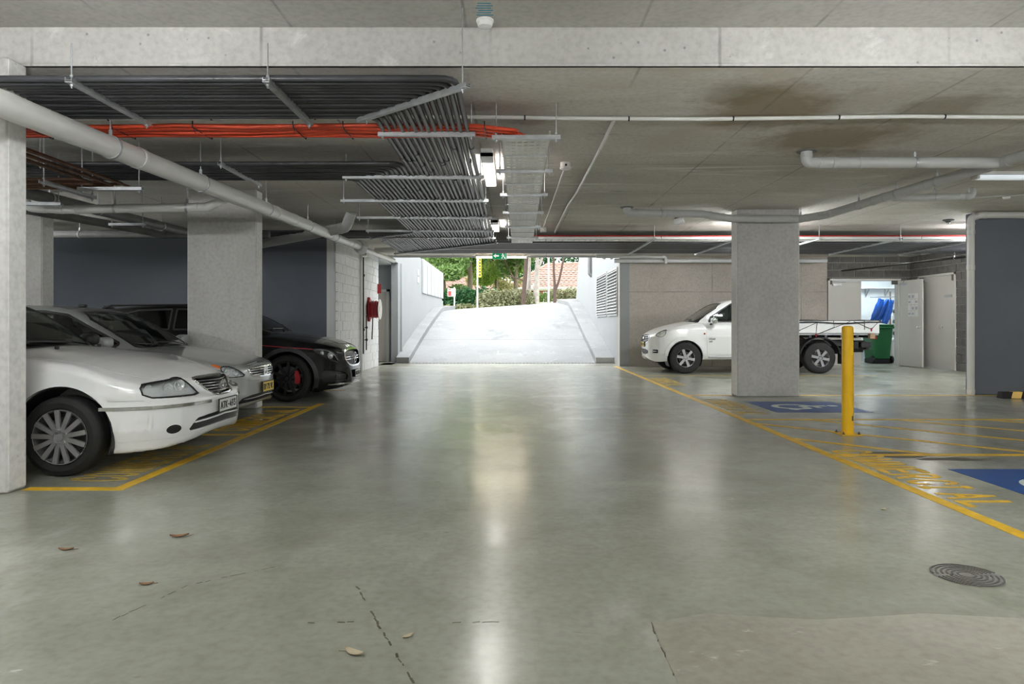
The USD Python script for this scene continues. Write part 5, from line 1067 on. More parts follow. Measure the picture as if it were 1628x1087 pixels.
for e in (1, -1):
    for seg in ([(1262, 531), (1273, 524), (1300, 512)], [(1299, 512), (1297, 532), (1351, 511)], [(1357, 511), (1385, 523), (1399, 509)], [(1374, 509), (1374, 524)], [(1325, 510), (1326, 520), (1297, 532)]):
        B4.put('lashing_rope', tube([(x, e * .892, z) for x, z in zz(seg)], .006, 6), 'tarp')
    for px, py in ((1297, 532), (1385, 523)):
        (x, z), = zz([(px, py)]); B4.put('rope_hook', [obox((x, e * .885, z - .02), (x, e * .91, z + .02), .02, .02, .004), bx(x - .012, x + .012, e * .89 - .012, e * .89 + .012, z - .05, z + .02, .003)], 'caliper_red')
    B4.put('chassis_rail', bx(-4.3, -2.1, e * .42 - .035, e * .42 + .035, .62, .75, .005), 'steel_dark')
    g = Manifold.extrude(CrossSection([[(math.cos(a) * .47, math.sin(a) * .44) for a in np.linspace(.12, math.pi - .12, 24)] + [(math.cos(a) * .445, math.sin(a) * .415) for a in np.linspace(math.pi - .12, .12, 24)]]), .26).rotate((90, 0, 0)).translate((-3.08, .88, .40))
    B4.put('mudguard', g if e > 0 else mirror(g), 'black_plastic'); B4.put('mud_flap', bx(-3.60, -3.585, e * .74 - .12, e * .74 + .12, .22, .55), 'black_plastic')
    B4.put('tail_light', bx(-4.40, -4.36, e * .70 - .12, e * .70 + .12, .78, .86, .01), 'tail_red')
for x in np.linspace(-4.3, -2.5, 6): B4.put('cross_member', bx(x - .03, x + .03, -.84, .84, .82, .88, .004), 'steel_dark')
B4.put('rear_axle', [tube([(-3.08, -.75, .36), (-3.08, .75, .36)], .05, 12), superell((-3.08, 0, .36), (.15, .16, .15), 2.4)], 'steel_dark')
B4.put('tow_bar', [tube([(-4.35, -.5, .56), (-4.35, .5, .56)], .035, 10), obox((-4.35, 0, .56), (-4.55, 0, .54), .06, .05), superell((-4.55, 0, .61), (.025, .025, .03), 2), bx(-4.2, -3.9, .3, .6, .48, .66, .01), bx(-4.0, -3.85, .55, .78, .56, .74, .01), bx(-4.28, -4.05, .62, .80, .60, .72, .01)], 'black_plastic')
B4.put('spare_wheel', lathe([(.05, 0), (.30, .01), (.35, .06), (.35, .16), (.30, .21), (.05, .2)], (-3.75, 0, .42), (0, 0, 1), 28), 'rubber')
B4.put('wood_block', bx(-4.30, -4.18, .84, .94, .80, .92, .006), 'timber')
# ------------------------------------------------ floor paint
def paint(name, polys, m, label, cat, z=.0022, group=None, part='line'):
    c = unary_union(polys).centroid if isinstance(polys, list) else polys.centroid
    s = thing(name, (c.x, c.y, 0), label, cat, group)
    for p in (polys if isinstance(polys, list) else [polys]):
        t = prism(p, z); t.apply_translation((0, 0, .0003)); obj(part, t, m, s, smooth=False)
    return s
rp = random.Random(21)
def ln(x0, y0, x1, y1, w=.09): return LineString([(x0, y0), (x1, y1)]).buffer(w / 2, cap_style=2)
paint('bay_line', [ln(-2.73, 4.86, -2.73, 10.12)], 'road_yellow', 'long yellow line along the fronts of the left parking bays', 'floor marking')
for y, x, l in ((4.905, -3.38, 'yellow bay line in front of the white sedan beside the nearest pillar'), (7.29, -8, 'yellow bay line between the white sedan and the silver sedan'), (9.70, -8, 'yellow bay line between the silver sedan and the black car'), (12.15, -8, 'yellow bay line on the far side of the black car')):
    paint('bay_line', [ln(-2.775 if y < 12 else -2.86, y, x, y)], 'road_yellow', l, 'floor marking', .0018)
paint('bay_line', [ln(2.77, 2.6, 2.77, 18.9)], 'road_yellow', 'long yellow line along the right side of the lane', 'floor marking')
for y, x1, l in ((15.5, 8, 'worn yellow bay line in front of the white truck'), (11.27, 3.5, 'yellow bay line running up to the wide pillar'), (8.44, 12, 'yellow line on the far side of the hatched area'), (6.17, 12, 'yellow line on the near side of the hatched area'), (3.62, 12, 'yellow bay line nearest to the camera at the right edge')):
    paint('bay_line', [ln(2.815, y, x1, y)], 'road_yellow_worn' if y > 15 else 'road_yellow', l, 'floor marking', .0018)
paint('bay_line', [ln(4.56, 11.27, 12, 11.27, .08)], 'road_yellow', 'yellow bay line from the wide pillar to the blue-grey wall', 'floor marking', .0018)
paint('bay_line', [ln(10.3, 15.0, 10.9, 14.7)], 'road_yellow', 'short piece of yellow line before the large closed door', 'floor marking', .0018)
hat = []
for k in range(13):
    c = 9.86 + 1.055 * k; a = LineString([(c - 8.42, 8.42), (c - 6.2, 6.2)]).buffer(.04, cap_style=2).intersection(sbox(2.80, 6.2, 12, 8.42)); hat.append(a)
paint('hatched_lines', [h for h in hat if h.area > 1e-3], 'road_yellow', 'yellow diagonal hatching around the bollard', 'floor marking', .0014)
def symbol(x0, y0, s, label):
    t = paint('disabled_symbol', [sbox(x0, y0, x0 + s, y0 + s)], 'road_blue', label, 'floor marking', .0012, part='blue_square')
    wheel_ = Point(0, -.13).buffer(.235, 24).difference(Point(0, -.13).buffer(.165, 24)); wheel_ = wheel_.difference(Polygon([(0, -.13), (.5, .15), (.0, .5), (-.12, .3), (-.02, 0)]))
    man = unary_union([wheel_, Point(-.075, .345).buffer(.058), LineString([(-.07, .26), (-.045, -.02), (.155, -.02), (.235, -.235), (.30, -.20)]).buffer(.036, cap_style=2), LineString([(-.06, .12), (.12, .12)]).buffer(.03, cap_style=2)])
    for g in getattr(man, 'geoms', [man]):
        p = prism(affinity.scale(g, s * .98, s * .98, origin=(0, 0)), .0024); p.apply_transform(frame((x0 + s / 2, y0 + s / 2, .0004), (0, -1, 0), (1, 0, 0))); obj('white_symbol', p, 'road_white', t, smooth=False)
symbol(3.42, 9.12, 1.25, 'blue square with a white wheelchair symbol between the wide pillar and the bollard')
symbol(3.44, 4.32, 1.25, 'blue square with part of a white wheelchair symbol at the right edge')
def floor_word(s, x, y, xd, yd, h, w, label, m='road_yellow'):
    t = thing('floor_lettering', (x, y, 0), label, 'floor lettering')
    adv = 0; total = len(s) * 1.0
    for i, ch in enumerate(s):                                    # stencilled letters, each a part
        g = meshkit.text_mesh(ch, h, .0022, True); b = g.bounds; g.apply_translation([-b[0][0], -b[0][1], 0]); g.apply_scale([w / len(s) * .80 / (b[1][0] - b[0][0]) * (.45 if ch == 'I' else 1), h / (b[1][1] - b[0][1]), 1])
        g.apply_translation([i * w / len(s), 0, 0]); g.apply_transform(frame((x, y, .0003), xd, yd)); obj('letter', g, m, t, smooth=False)
floor_word('COMMERCIAL', 2.86, 6.40, (0, -1, 0), (1, 0, 0), .36, 2.02, 'yellow stencilled word COMMERCIAL in front of the bay at the right edge')
floor_word('COMMERCIAL', 2.86, 10.75, (0, -1, 0), (1, 0, 0), .40, 1.9, 'worn yellow word COMMERCIAL left of the wide pillar', 'road_yellow_worn')
floor_word('COMMERCIAL', 2.86, 14.9, (0, -1, 0), (1, 0, 0), .40, 1.9, 'worn yellow word COMMERCIAL in front of the white truck', 'road_yellow_worn')
floor_word('COMMERCIAL', -2.84, 7.55, (0, 1, 0), (-1, 0, 0), .42, 1.95, 'yellow word COMMERCIAL in front of the silver sedan', 'road_yellow')
floor_word('COMMERCIAL', -2.84, 5.15, (0, 1, 0), (-1, 0, 0), .42, 1.6, 'yellow word COMMERCIAL half hidden under the nose of the white sedan', 'road_yellow_worn')
paint('floor_stroke', [ln(3.30, 4.50, 4.2, 4.46, .035)], 'red_paint', 'short red paint stroke on the floor beside the blue square at the right edge', 'floor marking', .001)
# stains with their own outline
mat('oil_stain', (.085, .075, .05), .5, var=.4, vs=6)
def blot(cx, cy, rx, ry, label, seed, m='oil_stain'):
    R = np.random.default_rng(seed); a = np.linspace(0, 2 * math.pi, 40, endpoint=False); r = 1 + sum(R.uniform(-.16, .16) * np.cos(k * a + R.uniform(0, 6)) for k in range(1, 8))
    paint('floor_stain', [Polygon(np.stack([cx + rx * r * np.cos(a), cy + ry * r * np.sin(a)], 1)).buffer(0)], m, label, 'stain', .0008, part='stain')
blot(3.42, 6.17, .36, .13, 'dark wet stain on the yellow line near the bollard', 3); blot(3.75, 5.98, .30, .07, 'long dark stain just in front of the yellow line', 8); blot(4.75, 6.0, .33, .05, 'faint dark stain above the blue square at the right edge', 5)

# ------------------------------------------------ bollard, wheel stop, drain cover, litter
bx_, by_ = 3.485, 7.33
s = thing('bollard', (bx_, by_, 0), 'bright yellow steel bollard bolted to the floor', 'bollard')
obj('post', lathe([(0, 0), (.0565, 0), (.0565, 1.095), (.050, 1.108), (.03, 1.116), (0, 1.118)], (bx_, by_, .008), (0, 0, 1), 40), 'bollard_yellow', s, smooth=40)
obj('base_plate', bx(bx_ - .105, bx_ + .105, by_ - .105, by_ + .105, 0, .010, .003), 'bollard_yellow', s)
for dx in (-1, 1):
    for dy in (-1, 1): obj('anchor_bolt', [cyl((bx_ + .08 * dx, by_ + .08 * dy, .01), (0, 0, 1), .014, .010, 6), cyl((bx_ + .08 * dx, by_ + .08 * dy, .02), (0, 0, 1), .007, .016, 8)], 'cast_iron', s)
for a, z, w, h in ((-1.0, .145, .025, .05), (-.55, .20, .018, .02), (-.6, .35, .012, .07), (-.9, .17, .012, .02)):
    ring = [(bx_ + .0572 * math.cos(q), by_ + .0572 * math.sin(q)) for q in np.linspace(a - w * 9, a + w * 9, 6)]
    obj('paint_chip', prism(LineString(ring).buffer(.0006), h, trimesh.transformations.translation_matrix((0, 0, z))), 'cast_iron', s)
s = thing('wheel_stop', (7.9, 10.85, 0), 'black and yellow rubber wheel stop in front of the blue-grey wall', 'wheel stop')
pf = Polygon([(-.075, 0), (.075, 0), (.045, .10), (-.045, .10)])
body = prism(pf, 1.65); body.apply_transform(frame((7.50, 10.85, 0), (0, 1, 0), (0, 0, 1))); obj('body', body, 'rubber', s)
for k in range(5):
    x = 7.62 + .30 * k; t = prism(Polygon([(-.0765, .005), (-.0465, .1015), (.0465, .1015), (.0765, .005)]).difference(pf.buffer(-.002)), .15); t.apply_transform(frame((x, 10.85, 0), (0, 1, 0), (0, 0, 1)))
    t.vertices[:, 0] += .05 * (t.vertices[:, 2] / .1); obj('yellow_band', t, 'bollard_yellow', s)
c = np.array([2.32, 3.62])
c = fl(1537, 914)
s = thing('drain_cover', (c[0], c[1], 0), 'round dark cast iron drain cover with ring grooves in the floor at lower right', 'drain')
mat('floor_cover', (.25, .245, .225), .5, var=.4, vs=25, metal=.2)
obj('disc', lathe([(0, .0), (.148, 0), (.15, .0015), (.0, .0022)], (c[0], c[1], .0002), (0, 0, 1), 40), 'floor_cover', s)
for r in (.142, .122, .101, .080, .058, .036):
    for a0 in (0, math.pi):
        t = LineString([(r * math.cos(a), r * math.sin(a)) for a in np.linspace(a0 + .16, a0 + math.pi - .16, 16)]).buffer(.0042); obj('slot_rib', prism(t, .0025, trimesh.transformations.translation_matrix((c[0], c[1], .0016))), 'cast_iron', s, smooth=False)
obj('screw', [cyl((c[0] + e * .07, c[1], .002), (0, 0, 1), .008, .0025, 8) for e in (-1, 1)][0], 'cast_iron', s)
mat('leaf_brown', (.22, .12, .06), .7); mat('leaf_pale', (.50, .43, .30), .7)
for px, py, L, rz, m, l in ((285, 853, .095, .3, 'leaf_brown', 'curled brown leaf on the floor in front of the white sedan'), (105, 874, .075, .1, 'leaf_brown', 'small brown leaf on the floor near the nearest pillar'), (563, 1039, .085, 2.6, 'leaf_pale', 'pale dry leaf on the floor at the bottom of the picture'), (648, 1012, .05, .9, 'leaf_pale', 'tiny tan leaf beside the dotted floor crack'), (233, 929, .06, .2, 'leaf_brown', 'tiny brown leaf on the floor at the lower left'), (1405, 810, .05, .5, 'leaf_pale', 'scrap of pale litter on the yellow floor lettering')):
    p = fl(px, py); s = thing('dry_leaf', (p[0], p[1], 0), l, 'leaf')
    u = np.linspace(-1, 1, 9); g = sheet(u * L / 2, np.linspace(-1, 1, 5), lambda x, y: .012 + .5 * L * (y * .18) ** 2 * 4 + .10 * L * (2 * x / L) ** 2, .0012)
    g.vertices[:, 1] *= .20 * L * (1 - (g.vertices[:, 0] / (L / 2)) ** 2) ** .7 + .0004; g.vertices[:, 2] -= g.vertices[:, 2].min() - .0005
    g.apply_transform(trimesh.transformations.rotation_matrix(rz, (0, 0, 1))); g.apply_translation((p[0], p[1], 0)); obj('blade', g, m, s)
    obj('stalk', tube([(p[0] + L * .48 * math.cos(rz), p[1] + L * .48 * math.sin(rz), .004), (p[0] + L * .75 * math.cos(rz + .2), p[1] + L * .75 * math.sin(rz + .2), .002)], .0012, 5), m, s)

# ------------------------------------------------ store room
mat('bin_green', (.010, .12, .035), .4); mat('bag_blue', (.008, .10, .48), .35, var=.3, vs=9)
X, Y = 10.66, 20.6
s = thing('wheelie_bin', (X, Y, 0), 'green wheelie bin standing in the open store room', 'bin')
t = bx(-.29, .29, -.34, .34, .12, 1.02, .03); t.vertices[:, :2] *= (.80 + .20 * (t.vertices[:, 2:3] - .12) / .9); t.apply_translation((X, Y, 0)); obj('body', t, 'bin_green', s)
obj('rim', bx(X - .32, X + .32, Y - .37, Y + .37, 1.00, 1.07, .02), 'bin_green', s); obj('lid', bx(X - .31, X + .31, Y - .36, Y + .38, 1.07, 1.12, .02), 'bin_green', s)
obj('base', bx(X - .24, X + .24, Y - .28, Y + .28, .0, .13, .02), 'black_plastic', s)
for e in (-1, 1): obj('wheel', lathe([(0, 0), (.10, .005), (.11, .02), (.11, .05), (.10, .06), (0, .06)], (X + e * .27 - .03, Y - .26, .11), (1, 0, 0), 20), 'black_plastic', s)
obj('handle', tube([(X - .25, Y - .40, 1.03), (X + .25, Y - .40, 1.03)], .018, 8), 'bin_green', s)
s = thing('blue_bags', (X + .2, Y, 1.1), 'bunch of blue plastic sacks hung over the green bin', 'bags')
for k in range(6):
    p0 = np.array([X + .0 + .085 * k, Y - .15 + .05 * (k % 2), 1.86 - .02 * (k % 3)]); n = 9; V = []
    ring = []
    zs = np.linspace(0, 1, 8)
    pts = [(p0[0] - .26 * q, p0[1] - .05 * math.sin(q * 3 + k), p0[2] - .68 * q) for q in zs]; rr = .025 + .05 * np.sin(np.pi * np.clip(zs * .8 + .08, 0, 1)) + .008 * np.cos(zs * 19 + k)
    t = tube(pts, rr, 9); a = meshkit.fbm(t.vertices * 14 + k, 3); t.vertices += (a[:, None] - .5) * .05 * [1, 1, .3]; obj('sack', t, 'bag_blue', s, smooth=60)
obj('hook_rail', tube([(X - .25, Y - .1, 1.92), (X + .65, Y - .1, 1.92)], .015, 8), 'steel', s); obj('hook_rail_post', tube([(X + .65, Y - .1, 0.0), (X + .65, Y - .1, 1.92)], .02, 8), 'steel', s)
s = thing('bracket_shelf', (X + .4, 21.6, 2.1), 'pale bracket shelf high on the store room wall', 'shelf'); obj('board', bx(X + .0, 11.9, 21.6, 21.88, 2.22, 2.25), 'pvc_white', s)
for x in (X + .3, X + .9): obj('bracket', [obox((x, 21.85, 2.0), (x, 21.65, 2.2), .02, .03), bx(x - .01, x + .01, 21.85, 21.88, 1.95, 2.22)], 'galvanised', s)
s = thing('store_pipes', (10.75, 21.2, 1), 'white pipes with valves beside the bin', 'pipes')
obj('pipe', tube([(11.28, 20.9, 0), (11.28, 20.9, 1.72), (11.28, 21.8, 1.72)], .04, 12, .06), 'pvc_white', s); obj('pipe', tube([(11.12, 20.7, 0), (11.12, 20.7, .62), (11.2, 20.7, .70)], .055, 12, .05), 'pvc_white', s); obj('pipe', tube([(11.42, 21.3, .2), (11.42, 21.3, 2.1)], .02, 8), 'copper', s)
for z in (.85, 1.2, 1.5): obj('valve', [cyl((11.28, 20.84, z), (0, -1, 0), .045, .06, 12), tube([(11.22, 20.78, z + .05), (11.34, 20.78, z + .05)], .01, 6)], 'cast_iron', s)

# cracks and a repaired patch of the floor
def crack(pts, label, w=.004, dash=True, seed=1):
    R = random.Random(seed); p = np.array([fl(*q) for q in pts]); s = thing('floor_crack', (p[0][0], p[0][1], 0), label, 'crack'); out = []
    for a, b in zip(p, p[1:]):
        L = np.linalg.norm(b - a); n = max(1, int(L / .035))
        for i in range(n):
            if dash and R.random() < .35: continue
            u, v = a + (b - a) * i / n, a + (b - a) * (i + R.uniform(.5, 1)) / n; j = lambda: np.array([R.uniform(-.004, .004), R.uniform(-.004, .004)])
            out.append(LineString([u + j(), v + j()]).buffer(w * R.uniform(.4, 1), cap_style=1, quad_segs=2))
    t = prism(unary_union(out), .0006); t.apply_translation((0, 0, .0002)); obj('crack_line', t, 'oil_stain', s, smooth=False, kind='stuff')
crack([(568, 932), (605, 1000), (660, 1086)], 'dotted dark crack running to the bottom edge left of the middle', .005, seed=2); crack([(475, 990), (582, 988)], 'short dark crack across the floor left of the dotted one', seed=3); crack([(690, 990), (800, 988)], 'short faint crack across the floor right of the dotted one', .003, seed=4)
crack([(1035, 990), (1052, 1030), (1078, 1087)], 'dark crack along the left edge of the repaired floor patch', .004, seed=5); crack([(180, 985), (300, 930), (440, 900)], 'thin scratch in the floor in front of the white sedan', .0025, seed=6)
concrete('patch_concrete', (.385, .37, .315), (.26, .25, .20), rough=.35, scale=.8, bump=.06, rr=(.22, .4), stain=[((.56, .545, .50), 6, .62, .70, (.7, 1.4, 1))])
pp = [fl(*q) for q in ((1036, 990), (1120, 975), (1300, 985), (1470, 975), (1628, 983), (1700, 985), (1700, 1110), (1090, 1110), (1056, 1040))]
t = prism(Polygon(pp), .0007); t.apply_translation((0, 0, .0001)); obj('repaired_patch', t, 'patch_concrete', '/World/floor', smooth=False)
# ------------------------------------------------ the street outside
def leafmat(name, c1, c2, tr=.35):
    MATS[name] = usdkit.material(stage, f'/World/Looks/{name}', {'g': ('geometry', {}), 'r': ('rgb_ramp', {'ramp': [(0, c1), (1, c2)]}), 'p': ('principled_bsdf', {'roughness': .55}), 't': ('translucent_bsdf', {}), 'm': ('mix_closure', {'fac': tr})},
        [('g.random_per_island', 'r.fac'), ('r.color', 'p.base_color'), ('r.color', 't.color'), ('p.BSDF', 'm.closure1'), ('t.BSDF', 'm.closure2')], surface='m.closure')
leafmat('leaf_light', (0.222, 0.318, 0.059), (0.400, 0.459, 0.148)); leafmat('leaf_mid', (0.126, 0.215, 0.056), (0.281, 0.363, 0.133)); leafmat('leaf_dark', (0.033, 0.111, 0.037), (0.111, 0.229, 0.081)); leafmat('leaf_olive', (0.215, 0.222, 0.118), (0.355, 0.363, 0.222)); leafmat('leaf_gold', (0.326, 0.311, 0.133), (0.444, 0.429, 0.237))
mat('bark_dark', (.075, .05, .04), .9, var=.3, vs=12, bump=.5, bs=20); mat('bark_pale', (.34, .305, .275), .8, var=.35, vs=5, bump=.2, bs=15); mat('bark_mid', (.15, .12, .08), .9, var=.3, vs=9)
mat('roof_tile', (.36, .215, .175), .7, var=.25, vs=6); mat('roof_tile_dark', (.31, .175, .14), .7, var=.25, vs=6); mat('brick_red', (.25, .09, .055), .85, var=.25, vs=9); mat('render_cream', (.68, .62, .52), .8); mat('gutter', (.66, .63, .56), .5); mat('window_dark', (.02, .025, .03), .15); mat('stone_pale', (.55, .50, .44), .9, var=.2, vs=4); mat('grass_green', (.18, .27, .07), .9, var=.4, vs=3); mat('pole_grey', (.50, .51, .52), .5, metal=.3); mat('sign_yellow', (.85, .50, .02), .5); mat('sign_red', (.65, .03, .03), .5)
NR = np.random.default_rng(5)
def leaves(blobs, n, size):
    """n leaf blades scattered in ellipsoid shells (centre, radii)"""
    w = np.array([np.prod(b[1]) ** .67 for b in blobs]); pick = NR.choice(len(blobs), n, p=w / w.sum())
    C = np.array([b[0] for b in blobs])[pick]; R = np.array([b[1] for b in blobs])[pick]
    d = NR.normal(size=(n, 3)); d /= np.linalg.norm(d, axis=1, keepdims=True); p = C + d * R * (NR.uniform(.25, 1, (n, 1)) ** .5)
    a = NR.normal(size=(n, 3)); a /= np.linalg.norm(a, axis=1, keepdims=True); b = np.cross(a, NR.normal(size=(n, 3))); b /= np.linalg.norm(b, axis=1, keepdims=True)
    s = size * NR.uniform(.6, 1.3, (n, 1)); V = np.stack([p - a * s, p + b * s * .42, p + a * s, p - b * s * .42], 1).reshape(-1, 3); k = 4 * np.arange(n)[:, None]
    return trimesh.Trimesh(V, np.vstack([k + [0, 1, 2], k + [0, 2, 3]]), process=False)
def crown(c, r, k, rr):
    return [(np.array(c) + NR.normal(size=3) * np.array(r) * .5, np.array(rr) * NR.uniform(.7, 1.25)) for _ in range(k)]
def tree(x, y, z0, h, r, label, leaf, n, size, bark='bark_mid', tr=.12, k=14, low=.42, group='trees across the street', branches=4, flat=.8):
    s = thing('tree', (x, y, z0), label, 'tree', group)
    top = z0 + h; cz = z0 + h * (low + (1 - low) / 2); bl = crown((x, y, cz), (r, r, h * (1 - low) / 2), k, (r * .42, r * .42, r * .34 * flat))
    obj('trunk', tube([(x, y, z0 - .3), (x + .1, y, z0 + h * .3), (x - .05, y + .1, z0 + h * .75)], [tr, tr * .8, tr * .3], 9), bark, s)
    for i in range(branches):
        b = bl[i % len(bl)][0]; z = z0 + h * (.25 + .08 * i); obj('branch', tube([(x + .05, y, z), ((x + b[0]) / 2, (y + b[1]) / 2, (z + b[2]) / 2 + .2), tuple(b)], [tr * .5, tr * .35, tr * .12], 6), bark, s)
    obj('foliage', leaves(bl, n, size), leaf, s, smooth=False, kind='stuff'); return s
s = thing('street', (0, 50, 2), 'asphalt street and kerb beyond the top of the ramp', 'street', kind='structure')
obj('road', sheet(np.linspace(-45, 45, 19), np.linspace(34.2, 41, 5), lambda x, y: 1.86 + .035 * x - .02 * (y - 34), .3), 'asphalt', s)
obj('verge', sheet(np.linspace(-45, 45, 19), np.linspace(41, 110, 14), lambda x, y: 1.86 + .035 * np.clip(x, -12, 20) + .012 * (y - 41), .3), 'grass_green', s)
gz = lambda x, y: 1.86 + .035 * np.clip(x, -12, 20) + .012 * max(y - 41, 0)
obj('bank', [sheet(np.linspace(3.2, 30, 12), np.linspace(22.3, 34.2, 8), lambda x, y: 1.8 + .035 * x, .3)], 'grass_green', s)
obj('bank', [sheet(np.linspace(-30, -3.8, 12), np.linspace(21.6, 34.2, 8), lambda x, y: 1.9 + .035 * x, .3)], 'grass_green', s)
def hedge(x0, x1, y, h, label, leaf, n, size, dep=1.2):
    s = thing('hedge', ((x0 + x1) / 2, y, gz((x0 + x1) / 2, y)), label, 'hedge'); bl = [((x, y + NR.normal() * .2, gz(x, y) + h * .5), (.75, dep * .6, h * .55 * NR.uniform(.85, 1.15))) for x in np.arange(x0, x1, .55)]
    obj('foliage', leaves(bl, n, size), leaf, s, smooth=False, kind='stuff')
    for x in np.arange(x0 + .4, x1, 1.4): obj('stem', tube([(x, y, gz(x, y) - .1), (x + .05, y, gz(x, y) + h * .7)], [.05, .02], 6), 'bark_mid', s)
hedge(-5.2, -1.1, 44.0, 1.45, 'dark green hedge across the street behind the bus stop sign', 'leaf_dark', 5200, .13)
hedge(-1.5, .9, 43.0, 1.25, 'pale olive bush across the street between the hedge and the dark trunk', 'leaf_olive', 3600, .11)
hedge(-4.6, 0.2, 42.2, .5, 'low strappy plants at the kerb in front of the hedge', 'leaf_olive', 1300, .14, .5)
hedge(2.9, 6.0, 47.0, 1.35, 'grey-green bushes in front of the tiled house', 'leaf_olive', 2600, .12)
hedge(.9, 2.6, 50.0, 1.3, 'small green bush left of the forked trunk', 'leaf_mid', 1200, .12)
tree(-4.5, 46, gz(-4.5, 46), 6.0, 2.0, 'bushy green tree at the left end of the hedge', 'leaf_mid', 13000, .15, k=20, low=.15)
tree(-3.0, 49, gz(-3, 49), 8.5, 2.6, 'light green tree with forking trunk behind the bus stop sign', 'leaf_light', 13000, .15, k=24, low=.33, branches=7, tr=.22)
tree(-7.5, 52, gz(-7.5, 52), 9.0, 3.0, 'tall olive tree at the far left of the opening', 'leaf_olive', 9000, .17, k=20, low=.2)
tree(.2, 52, gz(.2, 52), 8.6, 2.7, 'green tree whose crown hangs left of the dark trunk', 'leaf_mid', 13000, .15, k=24, low=.36, tr=.2)
tree(-1.2, 58, gz(-1, 58), 5.0, 2.0, 'yellow-green shrubby tree in front of the left tiled roof', 'leaf_gold', 3600, .15, k=14, low=.12)
tree(3.0, 72, gz(3, 72), 12, 4.4, 'dark green tree behind the tiled house', 'leaf_dark', 11000, .22, k=26, low=.12)
tree(-1.3, 55, gz(-1.3, 55), 8.2, 2.4, 'bright green tree between the white pole and the dark trunk', 'leaf_light', 13000, .15, k=24, low=.36, branches=6, tr=.16)
tree(8.5, 70, gz(8, 70), 14, 4.2, 'mid green tree behind the right end of the tiled roof', 'leaf_mid', 7000, .24, k=22, low=.35)
tree(-6, 76, gz(-6, 76), 14, 5, 'broad dark tree far behind the left roof', 'leaf_dark', 14000, .26, k=24, low=.15)
tree(-13, 70, gz(-12, 70), 13, 5, 'broad green tree at the far left of the street', 'leaf_mid', 7000, .26, k=24, low=.15)
tree(15, 66, gz(15, 66), 12, 4.6, 'broad green tree beyond the right ramp wall', 'leaf_mid', 6000, .26, k=22, low=.2)
def trunk(pts, r, m, label, extra=(), leaf=None):
    s = thing('tree', pts[0], label, 'tree'); obj('trunk', tube(pts, r, 12), m, s, smooth=60)
    for p, rr in extra: obj('branch', tube(p, rr, 8), m, s, smooth=60)
    if leaf: obj('foliage', leaves(crown((pts[-1][0], pts[-1][1], pts[-1][2] + 1.6), (2.2, 2.0, .9), 14, (1.0, 1.0, .7)), 3500, .15), leaf, s, smooth=False, kind='stuff')
q = lambda px, py, Y: tuple(P(px, py, Y))
trunk([q(831, 500, 42), q(832.5, 470, 42), q(835, 440, 42), q(837.5, 400, 42), q(840, 360, 42)], [.145, .13, .125, .12, .1], 'bark_dark', 'dark brown leaning tree trunk with a branch to the left', [([q(834, 447, 42), q(820, 441, 42), q(808, 439, 42), q(800, 434, 41.6)], [.05, .04, .03, .015])], 'leaf_mid')
trunk([q(840, 500, 43.5), q(840, 460, 43.5), q(841, 425, 43.5), q(841.5, 395, 43.5), q(842, 360, 43.5)], [.19, .17, .12, .085, .06], 'bark_pale', 'pale grey trunk directly right of the dark trunk', (), 'leaf_light')
trunk([q(852, 500, 43), q(852.5, 465, 43), q(853.5, 435, 43), q(854.5, 412, 43), q(856, 360, 43)], [.20, .185, .165, .11, .09], 'bark_pale', 'thicker pale trunk with a cut limb, in front of the tiled roof', [([q(854, 428, 43), q(859, 418, 43), q(862, 409, 43)], [.10, .09, .085])], 'leaf_mid')
trunk([q(882, 500, 41), q(882, 480, 41), q(882.5, 462, 41), q(880.5, 430, 41), q(880, 395, 41), q(879, 360, 41)], [.10, .095, .085, .065, .06, .05], 'bark_dark', 'slim dark trunk that forks in front of the tiled roof', [([q(882.5, 464, 41), q(889, 445, 41), q(893.5, 425, 41), q(897, 400, 41), q(899, 365, 41)], [.07, .065, .06, .055, .04])], 'leaf_mid')
# house with a tiled roof
def roof(s, pts, u0, courses, name='roof_tile', m=('roof_tile', 'roof_tile_dark')):
    """courses of tiles between the eave (pts 0-1) and the ridge (pts 3-2)"""
    a, b, c, d = [np.array(p, float) for p in pts]; n = np.cross(b - a, d - a); n /= np.linalg.norm(n)
    if n[2] < 0: n = -n
    for k in range(courses):
        t0, t1 = k / courses, (k + 1.12) / courses; p0, p1 = a + (d - a) * t0, b + (c - b) * t0; q0, q1 = a + (d - a) * t1, b + (c - b) * t1
        L = np.linalg.norm(p1 - p0); m_ = max(2, int(L / .42)); V = []; Fc = []
        for i in range(m_ * 2 + 1):
            f = i / (2 * m_); w = n * (.028 if i % 2 else .0)
            for base, l in ((p0, p1), (q0, q1)):
                V.append(base + (l - base) * f + w + n * (.05 if base is p0 else .0))
        for i in range(m_ * 2): Fc += [[2 * i, 2 * i + 2, 2 * i + 3], [2 * i, 2 * i + 3, 2 * i + 1]]
        o = len(V); V += [v - n * .045 for v in V[::2]]
        for i in range(m_ * 2): Fc += [[2 * i + 2, 2 * i, o + i], [2 * i + 2, o + i, o + i + 1]]
        obj('tile_course', trimesh.Trimesh(np.array(V), np.array(Fc), process=False), m[k % 2], s, smooth=False)
s = thing('house', (4, 60, gz(4, 60)), 'brick house with a terracotta tiled roof across the street', 'house')
E = lambda x, y, z: (x, y, z)
obj('brick_wall', [bx(-.1, 9.4, 60.7, 67, 2, 4.25), bx(2.2, 9.4, 60.1, 60.8, 2, 4.2)], 'brick_red', s)
roof(s, [E(-.5, 60, 4.15), E(9.8, 60, 4.15), E(6.6, 64, 6.55), E(3.2, 64, 6.45)], 0, 13)
